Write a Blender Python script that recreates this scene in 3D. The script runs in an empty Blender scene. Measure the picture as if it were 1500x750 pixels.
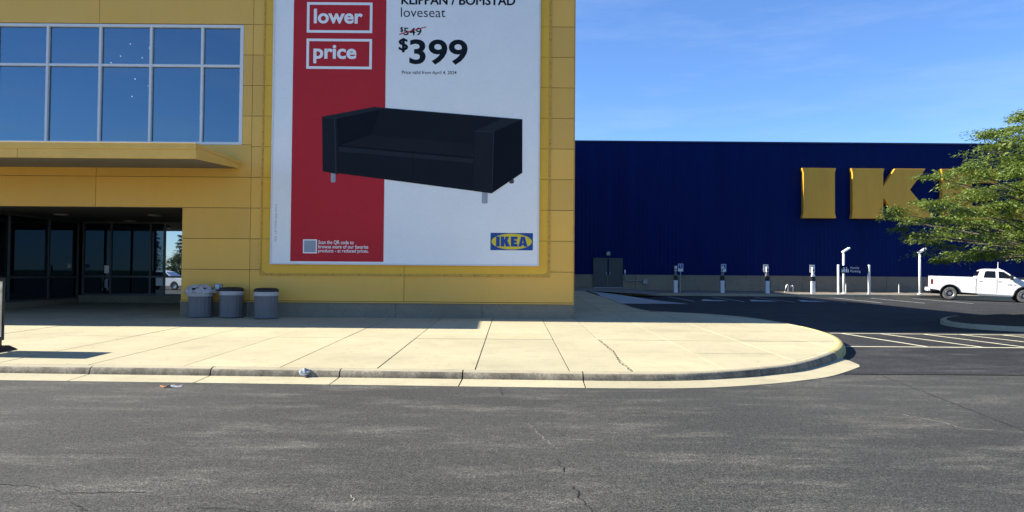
import bpy, bmesh, math, random
from mathutils import Vector, Matrix, noise as mnoise
R = math.radians
random.seed(7)
sc = bpy.context.scene
col = sc.collection

# ------------------------------------------------------------------ camera
cam_d = bpy.data.cameras.new('camera'); cam = bpy.data.objects.new('camera', cam_d); col.objects.link(cam)
cam_d.sensor_width = 36.0; cam_d.lens = 25.99; cam_d.clip_start = 0.1; cam_d.clip_end = 5000
cam.matrix_world = Matrix.Translation((0, 0, 1.68)) @ Matrix.Rotation(R(90 + 1.322), 4, 'X') @ Matrix.Rotation(R(0.45), 4, 'Z')
sc.camera = cam
sc.render.resolution_x = 1024; sc.render.resolution_y = 512

# ------------------------------------------------------------------ sky and sun
SUN = Vector((-1.56, 0.094, 1.0)).normalized()
EL = math.asin(SUN.z); AZ = math.atan2(SUN.x, SUN.y)          # from +Y towards +X
world = bpy.data.worlds.new('World'); sc.world = world; world.use_nodes = True
wt = world.node_tree; wt.nodes.clear()
wo = wt.nodes.new('ShaderNodeOutputWorld'); bg = wt.nodes.new('ShaderNodeBackground'); sk = wt.nodes.new('ShaderNodeTexSky')
sk.sky_type = 'NISHITA'; sk.sun_disc = False; sk.sun_elevation = EL; sk.sun_rotation = AZ
sk.air_density = 1.0; sk.dust_density = 0.0; sk.ozone_density = 3.0; sk.altitude = 200
bg.inputs['Strength'].default_value = 0.065
tint = wt.nodes.new('ShaderNodeMix'); tint.data_type = 'RGBA'; tint.blend_type = 'MULTIPLY'; tint.inputs[0].default_value = 1.0
tint.inputs[7].default_value = (.72, .94, 1.28, 1)          # camera white balance: one even tint over the whole sky
wt.links.new(sk.outputs[0], tint.inputs[6])
# thin cirrus, the same all round the sky
tc = wt.nodes.new('ShaderNodeTexCoord'); mp = wt.nodes.new('ShaderNodeMapping'); mp.inputs['Scale'].default_value = (2.2, 2.2, 13.0); mp.inputs['Rotation'].default_value = (R(4), R(3), 0)
cn_ = wt.nodes.new('ShaderNodeTexNoise'); cn_.inputs['Scale'].default_value = 1.6; cn_.inputs['Detail'].default_value = 7; cn_.inputs['Roughness'].default_value = .62
cr = wt.nodes.new('ShaderNodeValToRGB'); cr.color_ramp.elements[0].position = .50; cr.color_ramp.elements[0].color = (0, 0, 0, 1); cr.color_ramp.elements[1].position = .80; cr.color_ramp.elements[1].color = (.17, .17, .17, 1)
cm = wt.nodes.new('ShaderNodeMix'); cm.data_type = 'RGBA'; cm.inputs[7].default_value = (4.6, 5.3, 6.0, 1)
wt.links.new(tc.outputs['Generated'], mp.inputs[0]); wt.links.new(mp.outputs[0], cn_.inputs['Vector']); wt.links.new(cn_.outputs['Fac'], cr.inputs[0]); wt.links.new(cr.outputs[0], cm.inputs[0])
wt.links.new(tint.outputs[2], cm.inputs[6]); wt.links.new(cm.outputs[2], bg.inputs['Color']); wt.links.new(bg.outputs[0], wo.inputs['Surface'])
sd = bpy.data.lights.new('sun', 'SUN'); sd.energy = 5.0; sd.angle = R(0.53); sd.color = (1.0, 0.95, 0.83)
so = bpy.data.objects.new('sun', sd); col.objects.link(so); so.rotation_euler = SUN.to_track_quat('Z', 'Y').to_euler()
so.location = (-30, 5, 40)
vs = sc.view_settings
vs.view_transform = 'Standard'; vs.look = 'None'; vs.gamma = 1.0; vs.use_curve_mapping = False; vs.exposure = 1.44

# ------------------------------------------------------------------ materials
M = {}
class NT:
    def __init__(s, name):
        s.m = bpy.data.materials.new(name); s.m.use_nodes = True; s.t = s.m.node_tree
        s.b = s.t.nodes['Principled BSDF']; s.o = s.t.nodes['Material Output']; M[name] = s.m
        s.pos = None
    def n(s, ty, **kw):
        x = s.t.nodes.new(ty)
        for k, v in kw.items(): setattr(x, k, v)
        return x
    def l(s, a, b): s.t.links.new(a, b)
    def P(s):
        if not s.pos: s.pos = s.n('ShaderNodeNewGeometry').outputs['Position']
        return s.pos
    def scaled(s, sx, sy, sz, src=None):
        m = s.n('ShaderNodeMapping'); m.inputs['Scale'].default_value = (sx, sy, sz); s.l(src or s.P(), m.inputs[0]); return m.outputs[0]
    def noise(s, scale, detail=4, rough=.55, src=None, w=0):
        x = s.n('ShaderNodeTexNoise'); x.inputs['Scale'].default_value = scale; x.inputs['Detail'].default_value = detail
        x.inputs['Roughness'].default_value = rough; s.l(src or s.P(), x.inputs['Vector']); return x.outputs['Fac']
    def ramp(s, fac, *stops):
        r = s.n('ShaderNodeValToRGB'); e = r.color_ramp.elements
        while len(e) < len(stops): e.new(.5)
        for i, (p, c) in enumerate(stops):
            e[i].position = p; e[i].color = (c, c, c, 1) if isinstance(c, (int, float)) else (*c, 1)
        s.l(fac, r.inputs[0]); return r.outputs[0]
    def mix(s, fac, a, b, mode='MIX'):
        m = s.n('ShaderNodeMix'); m.data_type = 'RGBA'; m.blend_type = mode
        for inp, v in ((m.inputs[0], fac), (m.inputs[6], a), (m.inputs[7], b)):
            if hasattr(v, 'links'): s.l(v, inp)
            elif isinstance(v, (int, float)): inp.default_value = v if inp == m.inputs[0] else (v, v, v, 1)
            else: inp.default_value = (*v, 1)
        return m.outputs[2]
    def bump(s, h, st, dist=.01):
        b = s.n('ShaderNodeBump'); b.inputs['Strength'].default_value = st; b.inputs['Distance'].default_value = dist
        s.l(h, b.inputs['Height']); s.l(b.outputs[0], s.b.inputs['Normal'])
    def base(s, c):
        if hasattr(c, 'links'): s.l(c, s.b.inputs['Base Color'])
        else: s.b.inputs['Base Color'].default_value = (*c, 1)
    def set(s, **kw):
        for k, v in kw.items(): s.b.inputs[k.replace('_', ' ')].default_value = v
    def rnd(s): return s.n('ShaderNodeObjectInfo').outputs['Random']

def paint(name, c, rough=.5, var=.12, scale=3.0, metal=0.0, streak=False, spec=.4, bump=0.0):
    """painted or plain surface with mild wear in colour"""
    k = NT(name)
    src = k.scaled(1, 1, .12) if streak else None
    f = k.noise(scale, 5, .6, src)
    f2 = k.noise(scale * 14, 3, .6)
    c1 = k.mix(k.ramp(f, (.25, 0.0), (.75, 1.0)), tuple(x * (1 - var) for x in c), tuple(min(1, x * (1 + var)) for x in c))
    k.base(k.mix(k.ramp(f2, (.3, 0.0), (.7, .25)), c1, tuple(x * .82 for x in c)))
    k.set(Roughness=rough, Metallic=metal); k.b.inputs['Specular IOR Level'].default_value = spec
    if bump: k.bump(f2, bump, .004)
    return k.m

def concrete(name, c, dirt=.45, slab=True, speck=60):
    k = NT(name)
    big = k.noise(.35, 5, .6); mid = k.noise(2.6, 6, .65); fine = k.noise(speck, 3, .7)
    a = k.mix(k.ramp(big, (.3, 0.0), (.72, 1.0)), tuple(x * .84 for x in c), tuple(x * 1.1 for x in c))
    a = k.mix(k.ramp(mid, (.50, 0.0), (.78, dirt)), a, tuple(x * .62 for x in c))
    a = k.mix(k.ramp(fine, (.36, .35), (.52, 0.0)), a, tuple(x * .5 for x in c))
    spots = k.noise(9, 2, .4)
    a = k.mix(k.ramp(spots, (.70, 0.0), (.735, .45)), a, tuple(x * .45 for x in c))
    st_ = k.noise(.9, 7, .7); a = k.mix(k.ramp(st_, (.56, 0.0), (.68, .30)), a, tuple(x * .66 for x in c))
    gum = k.n('ShaderNodeTexVoronoi'); gum.inputs['Scale'].default_value = 1.9; k.l(k.P(), gum.inputs['Vector']); a = k.mix(k.ramp(gum.outputs['Distance'], (.035, .6), (.06, 0.0)), a, tuple(x * .38 for x in c))
    if slab: a = k.mix(k.rnd(), a, k.mix(1.0, a, (.90, .91, .93), 'MULTIPLY'))
    k.base(a); k.set(Roughness=.9); k.b.inputs['Specular IOR Level'].default_value = .2
    k.bump(k.noise(130, 4, .7), .35, .004); return k.m

def asphalt(name, dark, light, amount, streak=(.55, 1.7)):
    k = NT(name)
    s1 = k.noise(1.0, 9, .68, k.scaled(streak[0], streak[1], 1)); s2 = k.noise(1.0, 8, .66, k.scaled(1.7, 4.6, 1)); s3 = k.noise(.22, 4, .55)
    m = k.n('ShaderNodeMath', operation='MULTIPLY'); k.l(k.ramp(s1, (.47, 0.0), (.66, 1.0)), m.inputs[0]); k.l(k.ramp(s2, (.40, .15), (.60, 1.0)), m.inputs[1])
    a = k.mix(k.ramp(s3, (.3, 0.0), (.7, 1.0)), tuple(x * .78 for x in dark), tuple(x * 1.3 for x in dark))
    a = k.mix(m.outputs[0], a, k.mix(amount, a, light))
    for sc_, lo, hi, p in ((95, .30, 2.1, .11), (42, .50, 1.6, .12), (14, .72, 1.3, .16)):       # stone sizes
        a = k.mix(1.0, a, k.ramp(k.noise(sc_, 2, .75), (.5 - p, lo / 2), (.5 + p, hi / 2)), 'MULTIPLY'); a = k.mix(1.0, a, (1.0, 1.0, 1.0), 'ADD') if False else k.mix(1.0, a, 2.0, 'MULTIPLY')
    chips = k.n('ShaderNodeTexVoronoi'); chips.inputs['Scale'].default_value = 60; k.l(k.P(), chips.inputs['Vector'])
    a = k.mix(k.ramp(chips.outputs['Distance'], (.10, .55), (.22, 0.0)), a, tuple(x * 1.5 for x in light))
    k.base(a); k.set(Roughness=.88); k.b.inputs['Specular IOR Level'].default_value = .3
    k.bump(k.noise(60, 3, .75), .7, .008); return k.m

asphalt('asphalt_old', (.032, .031, .0275), (.118, .111, .093), .6)
asphalt('asphalt_new', (.0145, .0148, .0155), (.06, .059, .056), .7)
concrete('concrete_walk', (.475, .415, .262))
concrete('concrete_kerb', (.42, .365, .245), dirt=.8)
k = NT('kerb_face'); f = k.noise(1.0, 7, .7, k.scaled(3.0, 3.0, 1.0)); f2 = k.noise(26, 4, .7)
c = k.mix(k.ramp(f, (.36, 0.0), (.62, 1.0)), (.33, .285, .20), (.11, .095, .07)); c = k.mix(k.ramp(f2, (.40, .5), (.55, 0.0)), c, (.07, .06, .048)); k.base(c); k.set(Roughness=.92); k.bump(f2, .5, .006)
concrete('concrete_gutter', (.455, .40, .258), dirt=.6)
concrete('concrete_plinth', (.27, .235, .17), dirt=.6, speck=25)
concrete('concrete_pale', (.36, .37, .37), dirt=.3)
concrete('concrete_grey', (.27, .25, .21), dirt=.5)
paint('joint_dirt', (.055, .05, .042), .95, .3, 20)
paint('mulch', (.045, .03, .02), .95, .5, 40, bump=1.0)
paint('soil', (.16, .12, .09), .95, .4, 30, bump=.6)
paint('grass_far', (.06, .085, .03), .95, .3, 1)
# cladding: chalky yellow, slightly different from panel to panel
k = NT('yellow_clad'); f = k.noise(2.2, 5, .6, k.scaled(1, 1, .18)); f2 = k.noise(.5, 4, .6)
c = k.mix(k.ramp(f, (.3, 0.0), (.75, .5)), (.86, .475, .072), (.76, .415, .065)); c = k.mix(k.ramp(f2, (.35, 0.0), (.7, .5)), c, (.80, .47, .11))
c = k.mix(k.rnd(), c, k.mix(1.0, c, (.86, .87, .92), 'MULTIPLY')); st = k.noise(7, 4, .7, k.scaled(1, 1, .08))
c = k.mix(k.ramp(st, (.62, 0.0), (.8, .35)), c, (.54, .31, .06)); k.base(c); k.set(Roughness=.55); k.bump(k.noise(1.4, 2, .5), .06, .02)
k = NT('yellow_fresh'); f = k.noise(1.8, 5, .6, k.scaled(1, 1, .25))
k.base(k.mix(k.ramp(f, (.3, 0.0), (.75, 1.0)), (.84, .47, .03), (.75, .42, .027))); k.set(Roughness=.5)
k = NT('yellow_sealant'); f = k.noise(11, 6, .75); k.base(k.mix(k.ramp(f, (.48, 0.0), (.66, 1.0)), (.62, .36, .06), (.30, .18, .05))); k.set(Roughness=.85); k.bump(f, .8, .01)
paint('yellow_canopy', (.76, .45, .09), .45, .08, 2)
paint('yellow_letter', (.80, .38, .028), .45, .10, 1.2, streak=True)
k = NT('blue_clad'); f = k.noise(1.0, 4, .6, k.scaled(1.2, 1, .06)); f2 = k.noise(.12, 3, .5)
c = k.mix(k.ramp(f, (.3, 0.0), (.75, 1.0)), (.0004, .008, .07), (.0006, .012, .095)); k.base(k.mix(k.ramp(f2, (.35, 0.0), (.7, .5)), c, (.0005, .010, .075))); k.set(Roughness=.6); k.b.inputs['Specular IOR Level'].default_value = .08
paint('blue_trim', (.003, .012, .09), .5)
paint('door_grey', (.062, .068, .07), .5, .15, 2)
paint('soffit_grey', (.16, .145, .12), .8, .15, 2)
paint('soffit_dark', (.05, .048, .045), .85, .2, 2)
paint('dark_backing', (.02, .017, .012), .9)
paint('interior_dark', (.012, .013, .016), .95)
paint('aluminium', (.74, .72, .68), .45, .06, 4)
paint('bronze_frame', (.10, .105, .11), .45, .1, 4, metal=.3)
paint('banner_white', (.88, .87, .84), .55, .03, 1)
paint('print_white', (.88, .87, .85), .5, .02, 1)
paint('print_red', (.50, .026, .036), .6, .05, 1, spec=.15)
paint('print_ink', (.010, .014, .022), .6, .05, 1, spec=.1)
paint('print_grey', (.30, .33, .38), .5, .05, 1)
paint('print_blue', (.005, .06, .27), .5, .04, 1)
paint('print_yellow', (.72, .56, .03), .5, .04, 1)
for nm, cc in (('sofa_a', (.0105, .0145, .021)), ('sofa_b', (.021, .026, .034)), ('sofa_c', (.0145, .0185, .025)), ('sofa_d', (.0065, .009, .0145)), ('sofa_e', (.033, .041, .053)), ('leg_print', (.36, .38, .42)), ('leg_dark', (.08, .085, .1))):
    paint(nm, cc, .6, .10, 1.5, spec=.1)
paint('white_paint', (.78, .78, .76), .45, .06, 3)
paint('line_paint', (.66, .60, .42), .7, .25, 8)
paint('line_white', (.42, .43, .42), .8, .35, 5)
paint('kerb_yellow', (.46, .37, .15), .8, .35, 6)
paint('plastic_black', (.012, .012, .014), .45, .2, 6)
paint('plastic_grey', (.15, .145, .145), .6, .15, 6, streak=True)
paint('bag_film', (.44, .42, .41), .45, .15, 14, bump=.5)
paint('metal_grey', (.30, .31, .32), .45, .1, 5, metal=.5)
paint('rubber', (.10, .098, .095), .85, .25, 9)
paint('rubber_dark', (.02, .02, .02), .9, .2, 9)
paint('wheel_metal', (.32, .32, .33), .35, .1, 6, metal=.7)
paint('truck_white', (.80, .80, .78), .25, .03, 2, spec=.6)
paint('tail_red', (.20, .01, .012), .2, .1, 5)
paint('teal_wall', (.03, .10, .10), .7, .1, 1)
paint('litter_orange', (.55, .22, .08), .7, .2, 40)
paint('crack_dark', (.012, .012, .012), .95, .3, 9)
paint('crack_pale', (.34, .31, .26), .95, .3, 9)
k = NT('sign_print'); f = k.noise(2.4, 3, .5); k.base(k.mix(k.ramp(f, (.42, 0.0), (.58, 1.0)), (.10, .11, .09), (.62, .62, .58))); k.set(Roughness=.4)
k.b.inputs['Transmission Weight'].default_value = 0
tr = k.n('ShaderNodeBsdfTranslucent'); tr.inputs[0].default_value = (.8, .8, .76, 1); mx = k.n('ShaderNodeMixShader'); mx.inputs[0].default_value = .3
k.l(k.b.outputs[0], mx.inputs[1]); k.l(tr.outputs[0], mx.inputs[2]); k.l(mx.outputs[0], k.o.inputs[0])
k = NT('lamp_glow'); k.base((1, 1, 1)); k.b.inputs['Emission Color'].default_value = (1, .95, .85, 1); k.b.inputs['Emission Strength'].default_value = 6
# coated window glass: tinted mirror in front of a dim room
def coated(name, tint, refl, see=(.35, .4, .45)):
    k = NT(name); g = k.n('ShaderNodeBsdfGlossy'); g.inputs['Color'].default_value = (*tint, 1); g.inputs['Roughness'].default_value = .015
    t = k.n('ShaderNodeBsdfTransparent'); t.inputs[0].default_value = (*see, 1); m = k.n('ShaderNodeMixShader'); m.inputs[0].default_value = refl
    bp = k.n('ShaderNodeBump'); bp.inputs['Strength'].default_value = .02; bp.inputs['Distance'].default_value = .02
    k.l(k.noise(.7, 1, .5), bp.inputs['Height']); k.l(bp.outputs[0], g.inputs['Normal'])
    k.l(t.outputs[0], m.inputs[1]); k.l(g.outputs[0], m.inputs[2]); k.l(m.outputs[0], k.o.inputs[0])
coated('glass_coated', (.33, .46, .54), .46)
coated('glass_film', (.62, .66, .70), .80)
k = NT('glass_dark'); k.base((.003, .004, .005)); k.set(Roughness=.015, IOR=2.0); k.b.inputs['Specular Tint'].default_value = (.45, .72, 1.0, 1)
k = NT('glass_car'); k.base((.006, .007, .008)); k.set(Roughness=.05, IOR=1.5)
# foliage
def leaf(name, c1, c2):
    k = NT(name); f = k.noise(1.3, 3, .6); r = k.noise(23, 1, .5)
    c = k.mix(k.ramp(f, (.35, 0.0), (.65, 1.0)), c1, c2); c = k.mix(k.ramp(r, (.35, 0.0), (.65, .6)), c, tuple(x * 1.35 for x in c2))
    k.base(c); k.set(Roughness=.5); t = k.n('ShaderNodeBsdfTranslucent'); k.l(c, t.inputs[0]); m = k.n('ShaderNodeMixShader'); m.inputs[0].default_value = .28
    k.l(k.b.outputs[0], m.inputs[1]); k.l(t.outputs[0], m.inputs[2]); k.l(m.outputs[0], k.o.inputs[0])
leaf('leaf_locust', (.085, .135, .022), (.145, .195, .030))
leaf('leaf_conifer', (.020, .036, .016), (.032, .05, .02))
leaf('leaf_broad', (.035, .065, .018), (.06, .09, .025))
paint('bark', (.09, .075, .06), .9, .3, 12, bump=.6)

# ------------------------------------------------------------------ builders
def link(o, parent=None):
    col.objects.link(o)
    if parent is not None: o.parent = parent
    return o
def tag(o, label=None, cat=None, group=None, kind=None):
    for k_, v in (('label', label), ('category', cat), ('group', group), ('kind', kind)):
        if v: o[k_] = v
    return o
def empty(name, loc=(0, 0, 0), rz=0.0, parent=None):
    o = bpy.data.objects.new(name, None); o.location = loc; o.rotation_euler = (0, 0, rz); o.empty_display_size = .2
    return link(o, parent)
class MB:
    def __init__(s): s.v = []; s.f = []
    def add(s, vs_, fs): n = len(s.v); s.v += [tuple(v) for v in vs_]; s.f += [tuple(i + n for i in f) for f in fs]; return s
    def box(s, x0, x1, y0, y1, z0, z1):
        return s.add([(x0, y0, z0), (x1, y0, z0), (x1, y1, z0), (x0, y1, z0), (x0, y0, z1), (x1, y0, z1), (x1, y1, z1), (x0, y1, z1)],
                     [(0, 3, 2, 1), (4, 5, 6, 7), (0, 1, 5, 4), (1, 2, 6, 5), (2, 3, 7, 6), (3, 0, 4, 7)])
    def quad(s, a, b, c_, d): return s.add([a, b, c_, d], [(0, 1, 2, 3)])
    def poly(s, pts): return s.add(pts, [tuple(range(len(pts)))])
    def prism_y(s, pts, y0, y1):   # polygon in (x,z), extruded along y; counter-clockwise seen from -y
        n = len(pts)
        s.add([(x, y0, z) for x, z in pts] + [(x, y1, z) for x, z in pts],
              [tuple(range(n)), tuple(range(2 * n - 1, n - 1, -1))] + [(i, i + n, (i + 1) % n + n, (i + 1) % n) for i in range(n)])
        return s
    def tube(s, pts, rad, seg=8, cap=True):
        pts = [Vector(p) for p in pts]; rad = rad if isinstance(rad, (list, tuple)) else [rad] * len(pts); base = len(s.v); up = Vector((0, 0, 1))
        for i, p in enumerate(pts):
            d = (pts[min(i + 1, len(pts) - 1)] - pts[max(i - 1, 0)]).normalized()
            a = d.cross(up) if abs(d.dot(up)) < .95 else d.cross(Vector((1, 0, 0))); a.normalize(); b = d.cross(a)
            for j in range(seg):
                t = 2 * math.pi * j / seg; s.v.append(tuple(p + (a * math.cos(t) + b * math.sin(t)) * rad[i]))
        for i in range(len(pts) - 1):
            for j in range(seg):
                k_ = (j + 1) % seg; s.f.append((base + i * seg + j, base + i * seg + k_, base + (i + 1) * seg + k_, base + (i + 1) * seg + j))
        if cap:
            s.f.append(tuple(base + j for j in range(seg))[::-1]); s.f.append(tuple(base + (len(pts) - 1) * seg + j for j in range(seg)))
        return s
    def lathe(s, prof, seg=24, axis='z', c_=(0, 0, 0)):
        base = len(s.v)
        for r_, h in prof:
            for j in range(seg):
                t = 2 * math.pi * j / seg; a, b = r_ * math.cos(t), r_ * math.sin(t)
                s.v.append((c_[0] + a, c_[1] + b, c_[2] + h) if axis == 'z' else (c_[0] + a, c_[1] + h, c_[2] + b))
        for i in range(len(prof) - 1):
            for j in range(seg):
                k_ = (j + 1) % seg; s.f.append((base + i * seg + j, base + i * seg + k_, base + (i + 1) * seg + k_, base + (i + 1) * seg + j))
        return s
    def mesh(s, name, mat, smooth=False):
        me = bpy.data.meshes.new(name); me.from_pydata(s.v, [], s.f); me.materials.append(M[mat])
        bm = bmesh.new(); bm.from_mesh(me); bmesh.ops.recalc_face_normals(bm, faces=bm.faces)
        big = [f for f in bm.faces if len(f.verts) > 4]
        if big: bmesh.ops.triangulate(bm, faces=big)
        bm.to_mesh(me); bm.free()
        if smooth: me.polygons.foreach_set('use_smooth', [True] * len(me.polygons))
        me.update(); return me
    def build(s, name, mat, parent=None, smooth=False, bevel=0.0, rot=None):
        o = bpy.data.objects.new(name, s.mesh(name, mat, smooth)); link(o, parent)
        if bevel:
            b = o.modifiers.new('bevel', 'BEVEL'); b.width = bevel; b.segments = 2; b.limit_method = 'ANGLE'; b.angle_limit = R(40)
        return o
def box(name, mat, parent, x0, x1, y0, y1, z0, z1, bevel=0.0): return MB().box(x0, x1, y0, y1, z0, z1).build(name, mat, parent, bevel=bevel)

def text(body, mat, parent, x0, x1, z0, z1, y, name='lettering', bold=0.0, rot=False, shear=0.0, fat=0.0):
    """flat print in the plane y, fitted into the box x0..x1, z0..z1 (metres), facing -Y"""
    cu = bpy.data.curves.new('t', 'FONT'); cu.body = body; cu.size = 1.0; cu.offset = bold; cu.shear = shear; cu.resolution_u = 4
    t = bpy.data.objects.new('t', cu); col.objects.link(t); bpy.context.view_layer.update()
    me = bpy.data.meshes.new_from_object(t.evaluated_get(bpy.context.evaluated_depsgraph_get()))
    bpy.data.objects.remove(t); bpy.data.curves.remove(cu)
    xs = [v.co.x for v in me.vertices]; ys = [v.co.y for v in me.vertices]
    a0, a1, b0, b1 = min(xs), max(xs), min(ys), max(ys)
    for v in me.vertices:
        u = (v.co.x - a0) / (a1 - a0); w = (v.co.y - b0) / (b1 - b0)
        if rot: u, w = w, 1 - u
        v.co = (x0 + u * (x1 - x0), y, z0 + w * (z1 - z0))
    me.materials.clear(); me.materials.append(M[mat]); me.name = name
    for p in me.polygons: p.material_index = 0
    if fat:                                  # heavier strokes: the same glyphs laid down again a little to the side
        bm = bmesh.new(); bm.from_mesh(me); base_ = list(bm.faces)
        for q, (dx, dz) in enumerate(((fat, 0), (-fat, 0), (0, fat * .6), (0, -fat * .6))):
            for v in bmesh.ops.duplicate(bm, geom=base_)['geom']:
                if isinstance(v, bmesh.types.BMVert): v.co += Vector((dx, -.0006 * (q + 1), dz))
        bm.to_mesh(me); bm.free()
    o = bpy.data.objects.new(name, me); return link(o, parent)
def sheet(name, mat, parent, pts, y):     # flat print polygon in plane y, pts (x,z)
    return MB().poly([(x, y, z) for x, z in pts]).build(name, mat, parent)

# ------------------------------------------------------------------ levels of the ground
def lot_z(x, y):
    t = max(0.0, y - 12.0)
    return .25 * t / 35 - (min(.16, .022 * max(0, x - 26)) * min(1, t / 25))
def walk_z(x, y):
    z = .15 + .0145 * (y - 11.45) if y < 37 else .5205 + .0095 * (y - 37)
    if x > 5 and y > 40:
        k_ = min(1, (x - 5) / 5); z = z * (1 - k_) + (.43 + .020 * (y - 49)) * k_
    return z
def grid(name, mat, x0, x1, y0, y1, nx, ny, zf, parent=None, off=0.0):
    mb = MB(); vs_ = []
    for j in range(ny + 1):
        for i in range(nx + 1):
            x = x0 + (x1 - x0) * i / nx; y = y0 + (y1 - y0) * j / ny; vs_.append((x, y, zf(x, y) + off))
    mb.add(vs_, [(j * (nx + 1) + i, j * (nx + 1) + i + 1, (j + 1) * (nx + 1) + i + 1, (j + 1) * (nx + 1) + i) for j in range(ny) for i in range(nx)])
    return mb.build(name, mat, parent)

tag(box('ground', 'grass_far', None, -2500, 2500, -2500, 2500, -1.0, -.12), kind='structure')
road = tag(grid('road', 'asphalt_old', -120, 120, -110, 12.62, 24, 24, lambda x, y: 0.0), kind='structure')
lot = tag(grid('parking_lot', 'asphalt_new', 2.0, 110, 12.62, 56, 108, 44, lot_z, off=.002), kind='structure')

# kerb line (outer top edge), metres
ctrl = [(-26, 12.405), (-20, 12.19), (-14, 11.973), (-8.1, 11.76), (-3.7, 11.602), (0, 11.47), (1.5, 11.425), (2.6, 11.50), (3.57, 11.85), (4.32, 12.28), (5.04, 12.84), (6.2, 14.27),
        (7.02, 15.62), (7.59, 17.06), (7.92, 18.5), (8.05, 20.6), (7.75, 23.2), (6.86, 25.0), (5.7, 25.95), (5.0, 26.7), (4.78, 28.2), (4.72, 30), (4.72, 34), (4.70, 37.6)]
def catmull(P_, step=.22):
    out = []
    for i in range(len(P_) - 1):
        p0, p1, p2, p3 = (Vector(P_[max(0, min(len(P_) - 1, j))]) for j in (i - 1, i, i + 1, i + 2))
        n = max(2, int((p2 - p1).length / step))
        for k_ in range(n):
            t = k_ / n; out.append(.5 * ((2 * p1) + (p2 - p0) * t + (2 * p0 - 5 * p1 + 4 * p2 - p3) * t * t + (3 * p1 - p0 - 3 * p2 + p3) * t ** 3))
    out.append(Vector(P_[-1])); return out
KL = catmull(ctrl)
def nrm(i):
    d = (KL[min(i + 1, len(KL) - 1)] - KL[max(i - 1, 0)]).normalized(); return Vector((d.y, -d.x))      # points out, towards the road
KW = .17
inner = [KL[i] - nrm(i) * KW for i in range(len(KL))]
kerb = tag(empty('kerb', (0, 0, 0)), kind='structure')
arc = [0.0]
for i in range(1, len(KL)): arc.append(arc[-1] + (KL[i] - KL[i - 1]).length)
i1 = next(i for i in range(len(KL)) if KL[i].x > 1.02)
S0 = arc[i1]; SEG = 1.95
def piece_of(i): return math.floor((arc[i] - S0) / SEG) if arc[i] < S0 - 1e-6 else math.floor((arc[i] - S0) / 3.1)
groups = {}
for i in range(len(KL) - 1): groups.setdefault(piece_of(i) + (1000 if arc[i] >= S0 - 1e-6 else 0), []).append(i)
random.seed(3)
for key, idx in groups.items():
    idx = idx + [idx[-1] + 1]; n = len(idx); mb = MB(); mg = MB(); prof = []; gp = []; jz = random.uniform(-.004, .004)
    x_mid = KL[idx[n // 2]].x; y_mid = KL[idx[n // 2]].y; has_g = False
    for q, i in enumerate(idx):
        p, nv = KL[i], nrm(i); t = 0.0
        if q == 0: t = .010
        if q == n - 1: t = -.010
        d = (KL[min(i + 1, len(KL) - 1)] - KL[max(i - 1, 0)]).normalized(); p = p + d * t
        wob = .006 * mnoise.noise(Vector((p.x * 1.7, p.y * 1.7, 3)))
        zt = walk_z(p.x, p.y) + jz; zb = max(0.0, lot_z(p.x, p.y)) - .06
        ring = [(-KW, -.10), (-KW, .004), (-.10, .004), (-.055, -.004), (-.025 + wob, -.018), (-.004 + wob, -.042), (.010 + wob, -.075), (.02, -.10), (.03, None)]
        prof.append([(p.x + nv.x * a, p.y + nv.y * a, zt + b if b is not None else zb) for a, b in ring])
        gw = .54 * max(0, min(1, (14.9 - p.y) / .9)) if p.x > 3 else .54
        g0 = p + nv * .021; g1 = p + nv * (.021 + gw); zr = max(0, lot_z(p.x, p.y))
        gp.append([(g0.x, g0.y, zr + .035), (g1.x, g1.y, zr + .007), (g1.x, g1.y, zr - .03)]); has_g = has_g or gw > .05
    for (mb_, pr) in ((mb, prof), (mg, gp)):
        w = len(pr[0]); mb_.add([v for r_ in pr for v in r_], [(a * w + b, (a + 1) * w + b, (a + 1) * w + b + 1, a * w + b + 1) for a in range(n - 1) for b in range(w - 1)])
        mb_.poly(pr[0]); mb_.poly(pr[-1])       # end faces with their own corners, so the joints stay crisp
    yel = x_mid > 5.6 and y_mid < 19.5
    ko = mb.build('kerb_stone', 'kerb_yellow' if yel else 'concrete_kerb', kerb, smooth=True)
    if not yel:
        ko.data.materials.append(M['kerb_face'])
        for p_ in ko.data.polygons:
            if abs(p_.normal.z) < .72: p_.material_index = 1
    if has_g: mg.build('gutter_slab', 'concrete_gutter', kerb)

# pavement: base sheet with the dirt of the joints, slabs on top
outline = [(-26, 12.6)] + [tuple(p) for p in inner[2:]] + [(4.53, 38), (4.53, 45.8), (1.6, 45.8), (1.6, 22.4), (-26, 22.4)]
pave = tag(MB().poly([(x, y, walk_z(x, y) - .009) for x, y in outline]).build('pavement', 'joint_dirt'), kind='structure')
def clip(poly, ax, val, keep_less):
    out = []
    for i in range(len(poly)):
        a, b = poly[i], poly[(i + 1) % len(poly)]; ia = (a[ax] <= val) == keep_less; ib = (b[ax] <= val) == keep_less
        if ia: out.append(a)
        if ia != ib:
            t = (val - a[ax]) / (b[ax] - a[ax]); out.append((a[0] + (b[0] - a[0]) * t, a[1] + (b[1] - a[1]) * t))
    return out
def slab(poly, parent, mat='concrete_walk', dz=0.0, zf=walk_z, name='slab'):
    area = abs(sum(poly[i][0] * poly[(i + 1) % len(poly)][1] - poly[(i + 1) % len(poly)][0] * poly[i][1] for i in range(len(poly)))) / 2
    if area < .03: return
    top = [(x, y, zf(x, y) + dz) for x, y in poly]; n = len(top); mb = MB()
    mb.add(top + [(x, y, z - .06) for x, y, z in top], [tuple(range(n))] + [(i, i + n, (i + 1) % n + n, (i + 1) % n) for i in range(n)])
    return mb.build(name, mat, parent)
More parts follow.
